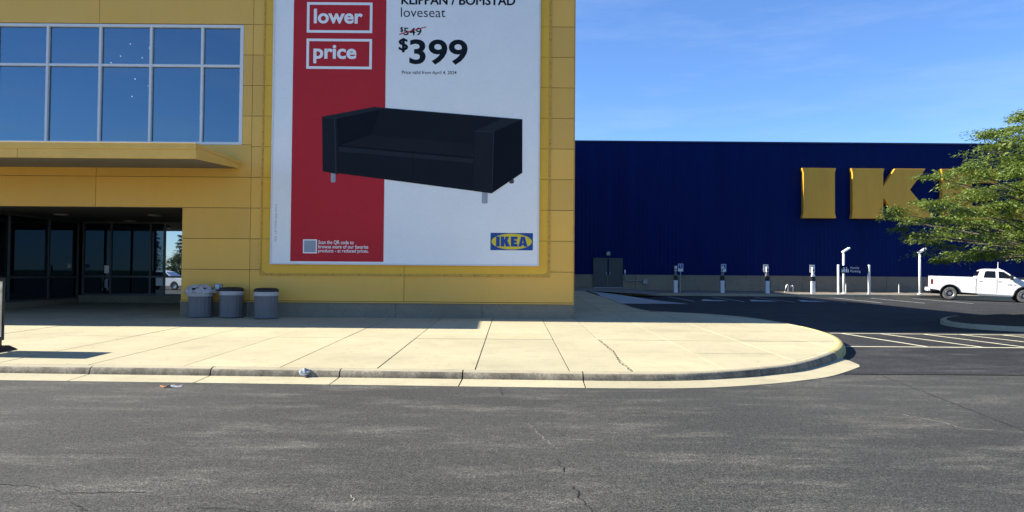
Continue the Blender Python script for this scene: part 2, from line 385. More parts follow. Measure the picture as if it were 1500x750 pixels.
def pave_cells(region, xs, ys, gap=.010, **kw):
    for a in range(len(xs) - 1):
        for b in range(len(ys) - 1):
            p = clip(region, 0, xs[a] + gap, False)
            if len(p) > 2: p = clip(p, 0, xs[a + 1] - gap, True)
            if len(p) > 2: p = clip(p, 1, ys[b] + gap, False)
            if len(p) > 2: p = clip(p, 1, ys[b + 1] - gap, True)
            if len(p) > 2: slab(p, pave, dz=random.uniform(-.003, .003), **kw)
xj = [-26] + [-.566 - 1.551 * i for i in range(16, -1, -1)] + [.92, 1.93, 3.45, 5.0, 6.55, 8.3]
yj = [11.2, 14.05, 16.35, 18.65, 20.95, 23.3, 26.2]
k6 = next(i for i in range(len(inner)) if inner[i].y > 26.15)
front = [(-26, 12.58)] + [tuple(p) for p in inner[2:k6]] + [(1.5, 26.2), (1.5, 22.55), (-26, 22.55)]
pave_cells(front, [x for x in xj if x < 2], [11.2, 16.35, 22.3, 26.2]); pave_cells(front, [x for x in xj if x > 1.9], yj)
back = [tuple(p) for p in inner[k6:]] + [(4.53, 46), (1.6, 46), (1.6, 26.2)]
pave_cells(back, [1.5, 3.2, 4.9], [26.2 + 1.98 * i for i in range(11)])
pave_cells([(-17.5, 22.55), (-9.6, 22.55), (-9.6, 29.6), (-17.5, 29.6)], [-17.5, -16.1, -14.5, -13, -11.4, -9.6], [22.56, 24.6, 26.9, 29.6])
# landing at the far door, pale ramp and the walk along the blue building
land = tag(grid('door_landing', 'concrete_grey', 1.6, 9.4, 45.9, 54.2, 12, 12, walk_z), kind='structure')
def ramp_z(x, y):
    t = max(0, min(1, (x - 4.7) / 3.4)); u = max(0, min(1, (y - 37.45) / 2.5)); w0 = lot_z(4.6, y) * (1 - u) + walk_z(4.6, y) * u; return (w0 + .006) * (1 - t) + (lot_z(x, y) + .012) * t
mb = MB(); vs_ = []
for j in range(9):
    y = 37.45 + 8.4 * j / 8; xr = 8.9 - 2.6 * (j / 8) ** 1.3
    for i in range(7): x = 4.74 + (xr - 4.74) * i / 6; vs_.append((x, y, ramp_z(x, y)))
mb.add(vs_, [(j * 7 + i, j * 7 + i + 1, (j + 1) * 7 + i + 1, (j + 1) * 7 + i) for j in range(8) for i in range(6)])
mb.poly([(4.74 + (8.9 - 4.74) * i / 6, 37.45, ramp_z(4.74 + (8.9 - 4.74) * i / 6, 37.45)) for i in range(7)] + [(8.9, 37.45, .1), (4.74, 37.45, .1)]); tag(mb.build('ramp', 'concrete_pale'), kind='structure')
strip = tag(grid('wall_path', 'concrete_grey', 9.4, 75, 49.16, 51.2, 44, 4, walk_z), kind='structure')
fk = tag(empty('far_kerb'), kind='structure')
for i in range(22):
    a = 6.4 + i * 3.1; z = .425
    MB().add([(a + .01, 49.0, z - .3), (a + 3.09, 49.0, z - .3), (a + 3.09, 49.02, z), (a + .01, 49.02, z), (a + .01, 49.16, z + .004), (a + 3.09, 49.16, z + .004)], [(0, 1, 2, 3), (3, 2, 5, 4)]).build('kerb_stone', 'concrete_kerb', fk)
tag(grid('planting_bed', 'soil', 9.4, 75, 51.2, 54.2, 130, 8, lambda x, y: walk_z(x, 51.2) + .04 * (y - 51.2) / 3 + .05 * mnoise.noise(Vector((x * 1.4, y * 1.9, 1)))), kind='structure')

# traffic island on the right
isl = tag(empty('traffic_island'), kind='structure')
ip = catmull([(24, 21.3), (19, 21.35), (15.6, 21.55), (14.35, 22.3), (14.0, 23.5), (14.6, 25.2), (16.3, 27.1), (19, 28.1), (24, 28.4)], .35)
mb = MB(); vs_ = []; w = 4
for i, p in enumerate(ip):
    d = (ip[min(i + 1, len(ip) - 1)] - ip[max(i - 1, 0)]).normalized(); nv = Vector((d.y, -d.x)) * (-1); z = lot_z(p.x, p.y)
    nv = nv if (p + nv - Vector((19, 24.8))).length > (p - Vector((19, 24.8))).length else -nv
    for a, b in ((.02, -.05), (0, .13), (-.04, .15), (-.17, .15)): vs_.append((p.x + nv.x * a, p.y + nv.y * a, z + b))
mb.add(vs_, [(i * w + j, (i + 1) * w + j, (i + 1) * w + j + 1, i * w + j + 1) for i in range(len(ip) - 1) for j in range(w - 1)]); mb.build('kerb_stone', 'concrete_kerb', isl)
vs_ = []; cx, cy = 19.5, 24.8
for p in ip:
    for t in (.985, .8, .55, .25):
        x, y = cx + (p.x - cx) * t, cy + (p.y - cy) * t
        vs_.append((x, y, lot_z(x, y) + .13 + .22 * (1 - t) + .07 * mnoise.noise(Vector((x * 2.3, y * 2.3, 5)))))
MB().add(vs_, [(i * 4 + j, (i + 1) * 4 + j, (i + 1) * 4 + j + 1, i * 4 + j + 1) for i in range(len(ip) - 1) for j in range(3)]).build('mulch_bed', 'mulch', isl, smooth=True)

# painted lines
def stripe(pts, wid, mat, off=.007, zf=lot_z, parent=lot, name='marking'):
    mb = MB(); n = max(2, int((Vector(pts[1]) - Vector(pts[0])).length / 1.0)); a, b = Vector(pts[0]), Vector(pts[1]); d = (b - a).normalized(); nv = Vector((-d.y, d.x)) * wid / 2
    vs_ = []
    for i in range(n + 1):
        p = a.lerp(b, i / n)
        for s_ in (-1, 1): q = p + nv * s_; vs_.append((q.x, q.y, zf(q.x, q.y) + off))
    mb.add(vs_, [(2 * i, 2 * i + 1, 2 * i + 3, 2 * i + 2) for i in range(n)]); return mb.build(name, mat, parent)
stripe(((7.75, 17.15), (22, 17.2)), .11, 'line_paint'); stripe(((8.9, 20.72), (22, 20.45)), .11, 'line_paint')
for a, b in ((9.2, 9.64), (10.27, 10.92), (11.45, 11.98), (12.45, 13.1), (13.6, 14.2), (14.75, 15.3)): stripe(((a, 20.65), (b, 17.2)), .10, 'line_paint', off=.0115)
for x in (10.0, 12.75, 15.5, 18.3, 20.55, 22.9, 25.6): stripe(((x, 47.2), (x - .3 if x > 20 else x, 40.5)), .12, 'line_white')
for x in (11.35, 14.1, 16.9):
    mb = MB(); z = lambda px, py: lot_z(px, py) + .0072
    for a0, a1, b0, b1 in ((-.75, .75, 41.2, 41.75), (-.5, .7, 41.8, 42.5), (-.35, .2, 42.55, 43.3)):
        mb.quad(*[(x + px, py, z(x + px, py)) for px, py in ((a0, b0), (a1, b0), (a1 - .1, b1), (a0 + .1, b1))])
    mb.build('marking', 'line_white', lot)

# cracks and seams in the asphalt
def crack(pts, wid, mat, parent=road, zf=lambda x, y: 0.0, jag=.022, off=.0045, seed=1):
    rr = random.Random(seed); line = []
    for a, b in zip(pts[:-1], pts[1:]):
        n = max(3, int((Vector(b) - Vector(a)).length / .05))
        for i in range(n): line.append(Vector(a).lerp(Vector(b), i / n) + Vector((rr.uniform(-jag, jag), rr.uniform(-jag, jag))))
    line.append(Vector(pts[-1])); vs_ = []
    for i, p in enumerate(line):
        d = (line[min(i + 1, len(line) - 1)] - line[max(i - 1, 0)]).normalized(); nv = Vector((-d.y, d.x)) * wid * rr.uniform(.25, 1.0) * .5
        for s_ in (-1, 1): q = p + nv * s_; vs_.append((q.x, q.y, zf(q.x, q.y) + off))
    return MB().add(vs_, [(2 * i, 2 * i + 1, 2 * i + 3, 2 * i + 2) for i in range(len(line) - 1)]).build('crack', mat, parent)
CRACKS = [([(-4.2, 5.85), (-3.7, 5.75), (-3.35, 5.6), (-2.75, 5.62)], .013, 'crack_dark'), ([(-3.15, 5.35), (-2.95, 5.2)], .016, 'crack_dark'), ([(-2.3, 5.25), (-2.05, 5.28), (-1.75, 5.2)], .012, 'crack_dark'),
          ([(.43, 6.7), (.45, 6.3)], .012, 'crack_dark'), ([(.50, 5.9), (.52, 5.55), (.6, 5.1)], .012, 'crack_dark'), ([(.2, 8.2), (.42, 7.2)], .007, 'crack_pale'), ([(4.75, 9.0), (4.95, 8.6), (5.0, 8.2)], .012, 'crack_pale'), ([(5.0, 8.2), (5.3, 8.15)], .009, 'crack_pale'),
          ([(-.15, 10.85), (-.1, 10.1)], .012, 'crack_dark'), ([(-2.7, 10.05), (-2.4, 10.2), (-2.2, 10.15)], .02, 'crack_dark'), ([(-1.2, 5.6), (-1.15, 5.45)], .01, 'crack_pale')]
for i, (p, w, m) in enumerate(CRACKS): crack(p, w, m, seed=i)
stripe(((6.24, 12.5), (5.6, 8.1)), .022, 'crack_dark', off=.0042, zf=lambda x, y: 0, parent=road, name='seam')
stripe(((5.6, 12.63), (40, 12.9)), .03, 'crack_dark', off=.0085, parent=lot, name='seam')
crack([(1.9, 11.6), (1.86, 12.6), (1.96, 14.2), (1.93, 16.4)], .035, 'joint_dirt', parent=pave, zf=walk_z, jag=.02, off=.0035, seed=40)

# ================================================================== yellow entrance block
FY = 22.30
yb = tag(empty('entrance_building', (-8, 22.3, .3)), 'yellow metal clad entrance block with a glass doorway and upper window band', 'building')
class Off:      # children are given in world coordinates; shift them under the parent
    pass
def under(o, root):
    o.matrix_parent_inverse = Matrix.Translation(root.location).inverted(); return o
def adopt(root):
    T = Matrix.Translation(root.location).inverted()
    for ch in root.children: ch.matrix_parent_inverse = T
ROOF = 11.03
core = MB()
core.box(-7.95, 1.85, 22.345, 22.6, .3, ROOF); core.box(-9.97, -7.95, 22.345, 22.6, .3, 5.50)
core.box(-26, -9.97, 22.345, 22.6, 3.60, 5.50); core.box(-26, -7.95, 22.345, 22.6, 9.16, ROOF); core.box(-8.20, -7.95, 22.345, 22.6, 5.5, 9.16)
core.box(-26, -22.0, 22.345, 22.6, 5.5, 9.16); core.box(-26, -17.3, 22.345, 22.6, -.3, 3.60)
core.box(1.6, 1.85, 22.6, 54.3, -.3, ROOF); core.box(-26, -25.75, 22.6, 54.3, -.3, ROOF); core.box(-26, 1.85, 54.31, 54.6, -.3, ROOF)
core.box(-26, 1.85, 22.345, 54.6, ROOF + .001, ROOF + .12); core.box(-25.7, 1.5, 22.62, 30, 5.0, 5.2); core.box(-25.7, 1.5, 30.0, 30.2, 5.2, 11.0)
wall = core.build('wall', 'dark_backing', yb)
Z = [.79 + .931 * i for i in range(12)]
panels = {}
def panel(x0, x1, z0, z1, mat='yellow_clad', y=FY, g=.007, t=.04):
    key = (round(x1 - x0, 3), round(z1 - z0, 3), mat, t)
    if key not in panels: panels[key] = MB().box(g, x1 - x0 - g, 0, t, g, z1 - z0 - g).mesh('panel', mat)
    o = bpy.data.objects.new('panel', panels[key]); o.location = (x0, y + random.uniform(-.002, .002), z0); return link(o, wall)
XC = [-26, -21.9, -17.25, -12.6, -7.91]
for i in range(11):
    panel(-7.91, -3.25, Z[i], Z[i + 1]); panel(-3.25, 1.852, Z[i], Z[i + 1])
    if i < 3: panel(-9.97, -7.91, Z[i], Z[i + 1])
for a, b in zip(XC[:-1], XC[1:]):
    panel(a, b, Z[3], Z[4]); panel(a, b, Z[4], 5.50)
    panel(a, b, 9.17, Z[10]); panel(a, b, Z[10], Z[11])
for i in range(5, 9): panel(-8.20, -7.91, 5.50 if i == 5 else Z[i], 9.17 if i == 8 else Z[i + 1])
# side wall facing the parking lot
side = {}
for i in range(11):
    for j in range(7):
        y0 = 22.35 + 4.5 * j
        key = round(Z[i + 1] - Z[i], 3)
        if key not in side: side[key] = MB().box(0, .03, .007, 4.493, .007, key - .007).mesh('panel', 'yellow_clad')
        o = bpy.data.objects.new('panel', side[key]); o.location = (1.853, y0, Z[i]); link(o, wall)
# newer paint inside the raised sealant channel around the banner
for i in range(1, 11):
    z0 = 1.62 if i == 1 else Z[i]
    panel(-7.55, -3.25, z0, Z[i + 1], 'yellow_fresh', FY - .012, .005, .011); panel(-3.25, 1.10, z0, Z[i + 1], 'yellow_fresh', FY - .012, .005, .011)
def channel(pts):
    MB().prism_y(pts, FY - .035, FY - .001).build('sealant_channel', 'yellow_sealant', yb, bevel=.008)
channel([(-7.59, 1.72), (-7.545, 1.72), (-7.535, ROOF), (-7.58, ROOF)]); channel([(1.08, 1.72), (1.145, 1.72), (1.145, ROOF), (1.08, ROOF)])
channel([(-7.44, 1.555), (.98, 1.565), (.98, 1.635), (-7.44, 1.625)])
channel([(-7.60, 1.56), (-7.50, 1.555), (-7.44, 1.56), (-7.44, 1.625), (-7.54, 1.72), (-7.60, 1.72)]); channel([(.98, 1.565), (1.145, 1.565), (1.145, 1.72), (1.08, 1.72), (.98, 1.635)])
# base
for a, b in ((-9.99, -7.95), (-7.94, -3.5), (-3.49, -.9), (-.89, 1.87)): box('plinth_block', 'concrete_plinth', yb, a, b, FY + .015, FY + .3, .2, .745)
box('plinth_block', 'concrete_plinth', yb, -26, -17.31, FY + .015, FY + .3, .2, .745)
box('plinth_block', 'concrete_plinth', yb, 1.6, 1.872, FY + .302, 54, .2, .745)
box('flashing', 'yellow_canopy', yb, -9.98, 1.89, FY - .03, FY + .05, .748, .782); box('flashing', 'yellow_canopy', yb, -26, -17.3, FY - .03, FY + .05, .748, .782)
box('coping', 'yellow_canopy', yb, -26.05, 1.93, FY - .05, FY + .35, ROOF + .125, ROOF + .19); box('coping', 'yellow_canopy', yb, 1.55, 1.93, FY + .352, 54.6, ROOF + .125, ROOF + .19)
MB().tube([(-7.93, FY - .04, .30), (-7.93, FY - .04, .74)], .018, 8).build('drain_pipe', 'metal_grey', yb)
# upper window band
wn = empty('window', (0, 0, 0), 0, yb)
mx_ = [-21.96, -20.4, -18.84, -17.28, -15.72, -14.16, -12.56, -11.02, -9.46, -8.27]
for x in mx_: box('mullion', 'aluminium', wn, x - .035, x + .035, FY + .002, FY + .15, 5.502, 9.155)
for a, b in zip(mx_[:-1], mx_[1:]):
    for z0, z1 in ((5.502, 5.578), (7.865, 7.935), (9.072, 9.155)): box('rail', 'aluminium', wn, a + .037, b - .037, FY + .006, FY + .146, z0, z1)
    for z0, z1 in ((5.58, 7.863), (7.937, 9.07)):
        hx, hz = (b - a) / 2 - .034, (z1 - z0) / 2 + .002      # every pane sits a touch differently in its frame
        o = box('pane', 'glass_coated', wn, -hx, hx, -.004, .004, -hz, hz); o.location = ((a + b) / 2, FY + .09, (z0 + z1) / 2)
        o.rotation_euler = (random.uniform(-.006, .006), 0, random.uniform(-.006, .006))
box('jamb', 'aluminium', wn, -8.234, -8.203, FY + .004, FY + .15, 5.502, 9.155)
for x, z in ((-14.2, 10.05), (-13.5, 9.9), (-14.55, 9.6), (-13.75, 9.55), (-14.9, 9.35), (-15.2, 8.55), (-14.0, 8.75), (-13.5, 8.5), (-14.1, 8.1)):
    MB().lathe([(.001, -.018), (.018, -.01), (.021, 0), (.018, .01), (.001, .018)], 8, c_=(x, 27.2, z)).build('ceiling_lamp', 'lamp_glow', yb)
# canopy over the doors, thicker at the front edge
cn = empty('canopy', (0, 0, 0), 0, yb)
CX0, CX1 = -26, -8.24; CF = 19.16
MB().prism_y([(CX0, 4.83), (CX1, 4.83), (CX1, 5.0), (CX0, 5.0)], CF, CF + .05).build('fascia_lip', 'yellow_canopy', cn, bevel=.01)
for a, b in ((-26, -17.4), (-17.39, -12.9), (-12.89, -8.24)): MB().prism_y([(a, 4.59), (b, 4.59), (b, 4.826), (a, 4.826)], CF + .02, CF + .07).build('fascia', 'yellow_canopy', cn)
MB().add([(CX1 - .03, CF + .072, 4.59), (CX1, CF + .072, 4.59), (CX1, FY - .003, 4.77), (CX1 - .03, FY - .003, 4.77), (CX1 - .03, CF + .072, 4.90), (CX1, CF + .072, 4.90), (CX1, FY - .003, 4.90), (CX1 - .03, FY - .003, 4.90)],
         [(0, 3, 2, 1), (4, 5, 6, 7), (0, 1, 5, 4), (1, 2, 6, 5), (2, 3, 7, 6), (3, 0, 4, 7)]).build('side_fascia', 'yellow_canopy', cn)
MB().box(CX1 - .03, CX1 + .014, CF + .052, FY - .003, 4.903, 5.0).build('side_fascia', 'yellow_canopy', cn)
MB().quad((CX0, CF + .08, 4.602), (CX1 - .031, CF + .08, 4.602), (CX1 - .031, FY - .004, 4.775), (CX0, FY - .004, 4.775)).build('soffit', 'soffit_grey', cn)
box('roof_sheet', 'metal_grey', cn, CX0, CX1 - .031, CF + .052, FY - .004, 4.93, 4.985)
# recessed glass doorway
en = empty('entrance', (0, 0, 0), 0, yb)
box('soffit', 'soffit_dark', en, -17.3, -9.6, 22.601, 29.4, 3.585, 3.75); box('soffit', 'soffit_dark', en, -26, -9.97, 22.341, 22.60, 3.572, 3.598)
box('side_wall', 'yellow_clad', en, -9.962, -9.62, 22.605, 29.3, .3, 3.58)
BY = 29.0
box('sill', 'concrete_plinth', en, -17.1, -9.97, BY - .06, BY + .1, .30, .68)
box('sill', 'concrete_plinth', en, -17.12, -16.92, 22.602, BY - .062, .28, .56)
bx_ = [-16.8, -15.72, -14.17, -13.63, -12.6, -11.3, -9.98]
for x in bx_: box('mullion', 'bronze_frame', en, x - .035, x + .035, BY - .05, BY + .05, .681, 3.58)
for i, (a, b) in enumerate(zip(bx_[:-1], bx_[1:])):
    for z0, z1 in ((.685, .757), (1.39, 1.46), (3.503, 3.58)): box('rail', 'bronze_frame', en, a + .037, b - .037, BY - .046, BY + .046, z0, z1)
    for z0, z1 in ((.76, 1.388), (1.462, 3.50)): box('pane', 'glass_film' if i >= 3 else 'glass_dark', en, a + .036, b - .036, BY - .004, BY + .004, z0, z1)
box('backing', 'interior_dark', en, -16.9, -9.7, BY + 1.2, BY + 1.3, .3, 3.6)
sy_ = [22.8, 24.95, 27.1, 28.93]; SX = -17.0
for y in sy_: box('mullion', 'bronze_frame', en, SX - .05, SX + .05, y - .035, y + .035, .561, 3.58)
for a, b in zip(sy_[:-1], sy_[1:]):
    for z0, z1 in ((.562, .63), (1.36, 1.43), (3.503, 3.58)): box('rail', 'bronze_frame', en, SX - .046, SX + .046, a + .037, b - .037, z0, z1)
    for z0, z1 in ((.635, 1.358), (1.432, 3.50)): box('pane', 'glass_dark', en, SX - .004, SX + .004, a + .036, b - .036, z0, z1)
for x, y in ((-15.4, 25.2), (-12.2, 25.2), (-14.6, 28.2)):
    MB().lathe([(.02, 0), (.20, 0), (.23, -.02), (.23, -.05), (.17, -.055), (.02, -.05)], 16, c_=(x, y, 3.583)).build('downlight', 'metal_grey', en)
MB().box(-15.95, -15.77, BY - .058, BY - .054, 1.55, 1.85).build('notice', 'print_white', en); MB().box(-15.93, -15.80, BY - .058, BY - .054, .98, 1.32).build('notice', 'print_grey', en)
box('notice', 'print_white', en, SX + .012, SX + .014, 28.25, 28.5, 1.75, 1.9)
adopt(yb)

# small outlet box on the pier
ob = tag(empty('outlet_box', (-8.83, FY, 1.19)), 'small grey metal outlet box on yellow pier above the bins', 'outlet box')
box('housing', 'metal_grey', ob, -.12, .12, -.06, -.003, -.10, .10, .012); box('cover', 'aluminium', ob, -.085, .03, -.078, -.061, -.07, .07, .008)
MB().tube([(.07, -.04, -.10), (.07, -.04, -.16)], .012).build('conduit', 'metal_grey', ob)

# ================================================================== price banner
bn = tag(empty('banner', (-3.23, 22.2, 1.89)), 'huge white and red price banner with a black sofa on yellow wall', 'banner')
BX0, BX1, BZ0, BZ1 = -7.27, .81, 1.89, 10.75; BYF = 22.20
box('board', 'banner_white', bn, BX0 + .03, BX1 - .03, BYF, FY - .02, BZ0 + .03, BZ1 - .03)
for a, b, c_, d in ((BX0, BX0 + .045, BZ0, BZ1), (BX1 - .045, BX1, BZ0, BZ1)): box('frame_bar', 'aluminium', bn, a, b, BYF - .025, FY - .02, c_, d, .006)
for c_, d in ((BZ0, BZ0 + .045), (BZ1 - .045, BZ1)): box('frame_bar', 'aluminium', bn, BX0 + .047, BX1 - .047, BYF - .024, FY - .02, c_, d, .006)
y1, y2, y3, y4 = BYF - .004, BYF - .008, BYF - .012, BYF - .016
sheet('red_stripe', 'print_red', bn, [(-6.66, 1.985), (-3.86, 1.985), (-3.86, 10.70), (-6.66, 10.70)], y1)
def frame(x0, x1, z0, z1, t, mat, y):
    mb = MB()
    for a in ((x0, x1, z0, z0 + t), (x0, x1, z1 - t, z1), (x0, x0 + t, z0 + t, z1 - t), (x1 - t, x1, z0 + t, z1 - t)):
        mb.quad((a[0], y, a[2]), (a[1], y, a[2]), (a[1], y, a[3]), (a[0], y, a[3]))
    return mb.build('box_outline', mat, bn)
frame(-6.26, -4.28, 8.90, 9.83, .078, 'print_white', y2); frame(-6.26, -4.28, 7.80, 8.72, .078, 'print_white', y2)
text('lower', 'print_white', bn, -6.05, -4.57, 9.18, 9.63, y2, bold=.028)
text('price', 'print_white', bn, -6.05, -4.75, 7.97, 8.53, y2, bold=.028)
text('KLIPPAN / BOMSTAD', 'print_ink', bn, -3.40, .03, 9.785, 10.065, y1, fat=.011)
text('loveseat', 'print_ink', bn, -3.42, -2.07, 9.40, 9.69, y1, bold=-.004)
text('549', 'print_ink', bn, -3.33, -2.79, 8.84, 9.08, y1, bold=.012); text('$', 'print_ink', bn, -3.43, -3.345, 8.93, 9.09, y1, fat=.006)
sheet('strike_line', 'print_red', bn, [(-3.47, 8.85), (-3.46, 8.885), (-2.65, 9.12), (-2.655, 9.09)], y2)
text('399', 'print_ink', bn, -3.15, -1.39, 7.955, 8.725, y1, bold=.022); text('$', 'print_ink', bn, -3.46, -3.21, 8.33, 8.75, y1, fat=.018)
text('Price valid from April 4, 2024', 'print_ink', bn, -3.37, -1.72, 7.635, 7.77, y1, bold=.004)
sheet('blank_square', 'print_white', bn, [(-6.28, 2.225), (-5.86, 2.225), (-5.86, 2.645), (-6.28, 2.645)], y2)
sheet('blank_square', 'print_grey', bn, [(-6.245, 2.26), (-5.895, 2.26), (-5.895, 2.61), (-6.245, 2.61)], y3)
text('Scan the QR code to', 'print_white', bn, -5.82, -4.76, 2.485, 2.62, y2, bold=.012)
text('browse more of our favorite', 'print_white', bn, -5.82, -4.32, 2.375, 2.485, y2, bold=.012)
text('products - at reduced prices.', 'print_white', bn, -5.82, -4.31, 2.225, 2.36, y2, bold=.012)
text('\u00a9 Inter IKEA Systems B.V. 2024', 'print_grey', bn, -7.15, -7.07, 2.57, 3.70, y1, rot=True)
# printed sofa
def sofa(nm, mat, pts, y=y2): return sheet(nm, mat, bn, pts, y)
sofa('sofa_print', 'sofa_a', [(-5.72, 4.70), (-1.17, 4.14), (-.63, 4.07), (.29, 4.70), (.28, 6.32), (-.28, 6.36), (-4.01, 6.64), (-4.19, 6.66), (-5.76, 6.35)])
sofa('sofa_print', 'sofa_c', [(-5.72, 4.70), (-5.26, 4.61), (-5.32, 6.28), (-5.75, 6.335)], y3)
sofa('sofa_print', 'sofa_b', [(-5.76, 6.35), (-5.32, 6.295), (-3.86, 6.62), (-4.19, 6.66)], y3)
sofa('sofa_print', 'sofa_d', [(-5.25, 5.48), (-5.30, 6.28), (-4.02, 6.57), (-4.27, 5.82)], y3)
sofa('sofa_print', 'sofa_c', [(-5.25, 5.50), (-1.18, 5.16), (-1.23, 5.56), (-4.27, 5.80)], y3)
sofa('sofa_print', 'sofa_d', [(-5.25, 5.46), (-5.25, 5.49), (-1.18, 5.15), (-1.18, 5.12)], y4)
sofa('sofa_print', 'sofa_b', [(-1.14, 5.95), (-.59, 5.93), (.28, 6.32), (-.28, 6.36)], y3)
sofa('sofa_print', 'sofa_c', [(-1.17, 4.14), (-.63, 4.07), (-.59, 5.92), (-1.14, 5.94)], y3)
sofa('sofa_print', 'sofa_d', [(-.63, 4.07), (.29, 4.70), (.28, 6.31), (-.59, 5.92)], y3)
sofa('sofa_print', 'sofa_e', [(-5.335, 4.63), (-5.30, 4.62), (-5.36, 6.27), (-5.395, 6.28)], y4)
sofa('sofa_print', 'sofa_e', [(-.625, 4.10), (-.605, 4.12), (-.57, 5.92), (-.595, 5.92)], y4)
sofa('sofa_print', 'sofa_b', [(-5.24, 5.30), (-1.19, 4.98), (-1.19, 5.11), (-5.24, 5.45)], y3 - .002)
sofa('sofa_print', 'sofa_e', [(-5.74, 6.352), (-5.32, 6.298), (-5.32, 6.275), (-5.74, 6.33)], y4)
sofa('sofa_print', 'sofa_e', [(-1.14, 5.952), (-.59, 5.934), (-.59, 5.912), (-1.14, 5.93)], y4)
sofa('sofa_print', 'sofa_b', [(-4.01, 6.64), (-.28, 6.36), (-.33, 6.33), (-3.98, 6.605)], y4)
sofa('sofa_print', 'sofa_d', [(-3.02, 4.40), (-3.0, 4.40), (-3.0, 5.30), (-3.02, 5.30)], y4)
for x0, x1, z0, z1, m in ((-5.47, -5.33, 4.36, 4.655, 'leg_print'), (-.92, -.75, 3.76, 4.10, 'leg_print'), (-.10, .04, 4.37, 4.50, 'leg_dark')):
    sofa('leg_print', m, [(x0, z0 + .02), ((x0 + x1) / 2, z0), (x1, z0 + .02), (x1, z1), (x0, z1)], y2 if m == 'leg_print' else y1)
    if m == 'leg_print': sofa('leg_print', 'print_grey', [(x1 - .05, z0 + .02), (x1, z0 + .02), (x1, z1), (x1 - .05, z1)], y3)
# printed emblem
LX0, LX1, LZ0, LZ1 = -.65, .625, 2.365, 2.885
sheet('emblem', 'print_blue', bn, [(LX0, LZ0), (LX1, LZ0), (LX1, LZ1), (LX0, LZ1)], y1)
ecx, ecz = (LX0 + LX1) / 2, (LZ0 + LZ1) / 2
sheet('emblem', 'print_yellow', bn, [(ecx + .605 * math.cos(t * math.pi / 24), ecz + .238 * math.sin(t * math.pi / 24)) for t in range(48)], y2)
GL = {  # heavy letters on a unit-high box (x, z)
    'I': (.68, [(0, 0), (.68, 0), (.655, .10), (.655, .90), (.68, 1), (0, 1), (.025, .90), (.025, .10)]),
    'K': (1.66, [(0, 0), (.68, 0), (.655, .10), (.655, .42), (.93, 0), (1.70, 0), (1.20, .58), (1.52, 1), (.89, 1), (.655, .64), (.655, .90), (.68, 1), (0, 1), (.025, .90), (.025, .10)]),
    'E': (1.20, [(0, 0), (1.20, 0), (1.20, .27), (.64, .27), (.64, .385), (1.08, .385), (1.08, .615), (.64, .615), (.64, .73), (1.18, .73), (1.18, 1), (0, 1), (.025, .90), (.025, .10)]),
    'A': (1.50, [(0, 0), (.55, 0), (.62, .15), (.93, .15), (1.0, 0), (1.62, 0), (1.13, 1), (.47, 1)])}
xx = -.485
for ch in 'IKEA':
    w, pts = GL[ch]; h = .30; hs = .186
    sheet('emblem_letter', 'print_blue', bn, [(xx + a * hs * .92, ecz - h * .5 + b * h) for a, b in pts], y3)
    if ch == 'A': sheet('emblem_letter', 'print_yellow', bn, [(xx + a * hs * .92, ecz - h * .5 + b * h) for a, b in ((.69, .36), (.90, .36), (.80, .66))], y4)
    xx += w * hs * .92 + .022
text('\u00ae', 'print_blue', bn, .47, .51, 2.70, 2.74, y3)
adopt(bn)

# ================================================================== litter bins
def litter_bin(x, y, label, bag):
    z = walk_z(x, y); t = tag(empty('litter_bin', (x, y, z + .002)), label, 'litter bin', 'litter bins by the doorway')
    mb = MB(); seg = 36; prof = [(.305, 0), (.335, .015), (.335, .06), (.318, .065), (.325, .40), (.333, .69), (.30, .69)]
    mb.lathe(prof, seg)
    for j in range(seg):       # shallow vertical ribs
        if j % 2:
            for i in range(3, 6): v = mb.v[i * seg + j]; mb.v[i * seg + j] = (v[0] * 1.025, v[1] * 1.025, v[2])
    mb.build('body', 'plastic_grey', t)
    MB().lathe([(.318, .005), (.345, .012), (.345, .072), (.32, .078)], 32).build('base_ring', 'plastic_grey', t, smooth=True)
    MB().lathe([(.345, .66), (.352, .67), (.35, .70), (.343, .75), (.346, .785), (.33, .79)] if not bag else [(.36, .62), (.375, .66), (.352, .72), (.35, .785), (.33, .79)], 28).build('bag_rim', 'bag_film', t, smooth=True)
    lid = MB().lathe([(.335, .775), (.352, .785), (.352, .83), (.33, .865), (.26, .89), (.20, .895), (.19, .87), (.16, .86), (.001, .855)], 28).build('lid', 'plastic_black', t, smooth=True)
    if bag:
        rr = random.Random(5); mb = MB(); vs_ = []; n = 30
        for i in range(7):
            for j in range(n):
                a = 2 * math.pi * j / n; fr = i / 6; fold = .02 * math.sin(a * 7 + i) + rr.uniform(-.012, .012)
                rad = .05 + .35 * fr ** .8 + fold * (1 + fr * .8); rad += (.06 * max(0, math.cos(a - 3.3)) + .05 * max(0, math.cos(a - 5.9))) * fr
                vs_.append((rad * math.cos(a), rad * math.sin(a) - .05 * (1 - fr), .955 - .03 * fr - .20 * fr ** 2.2 + fold * .8))
        mb.add(vs_, [(i * n + j, i * n + (j + 1) % n, (i + 1) * n + (j + 1) % n, (i + 1) * n + j) for i in range(6) for j in range(n) if not (i < 4 and 4 < j < 11)])
        mb.build('bag', 'bag_film', t, smooth=False)
    return t
litter_bin(-9.22, 21.93, 'grey litter bin with a crumpled clear bag over its black lid', True)
litter_bin(-8.30, 21.93, 'grey litter bin with clean black lid below the outlet box', False)
litter_bin(-7.17, 21.62, 'grey black-lidded litter bin nearest the banner, set apart from the others', False)

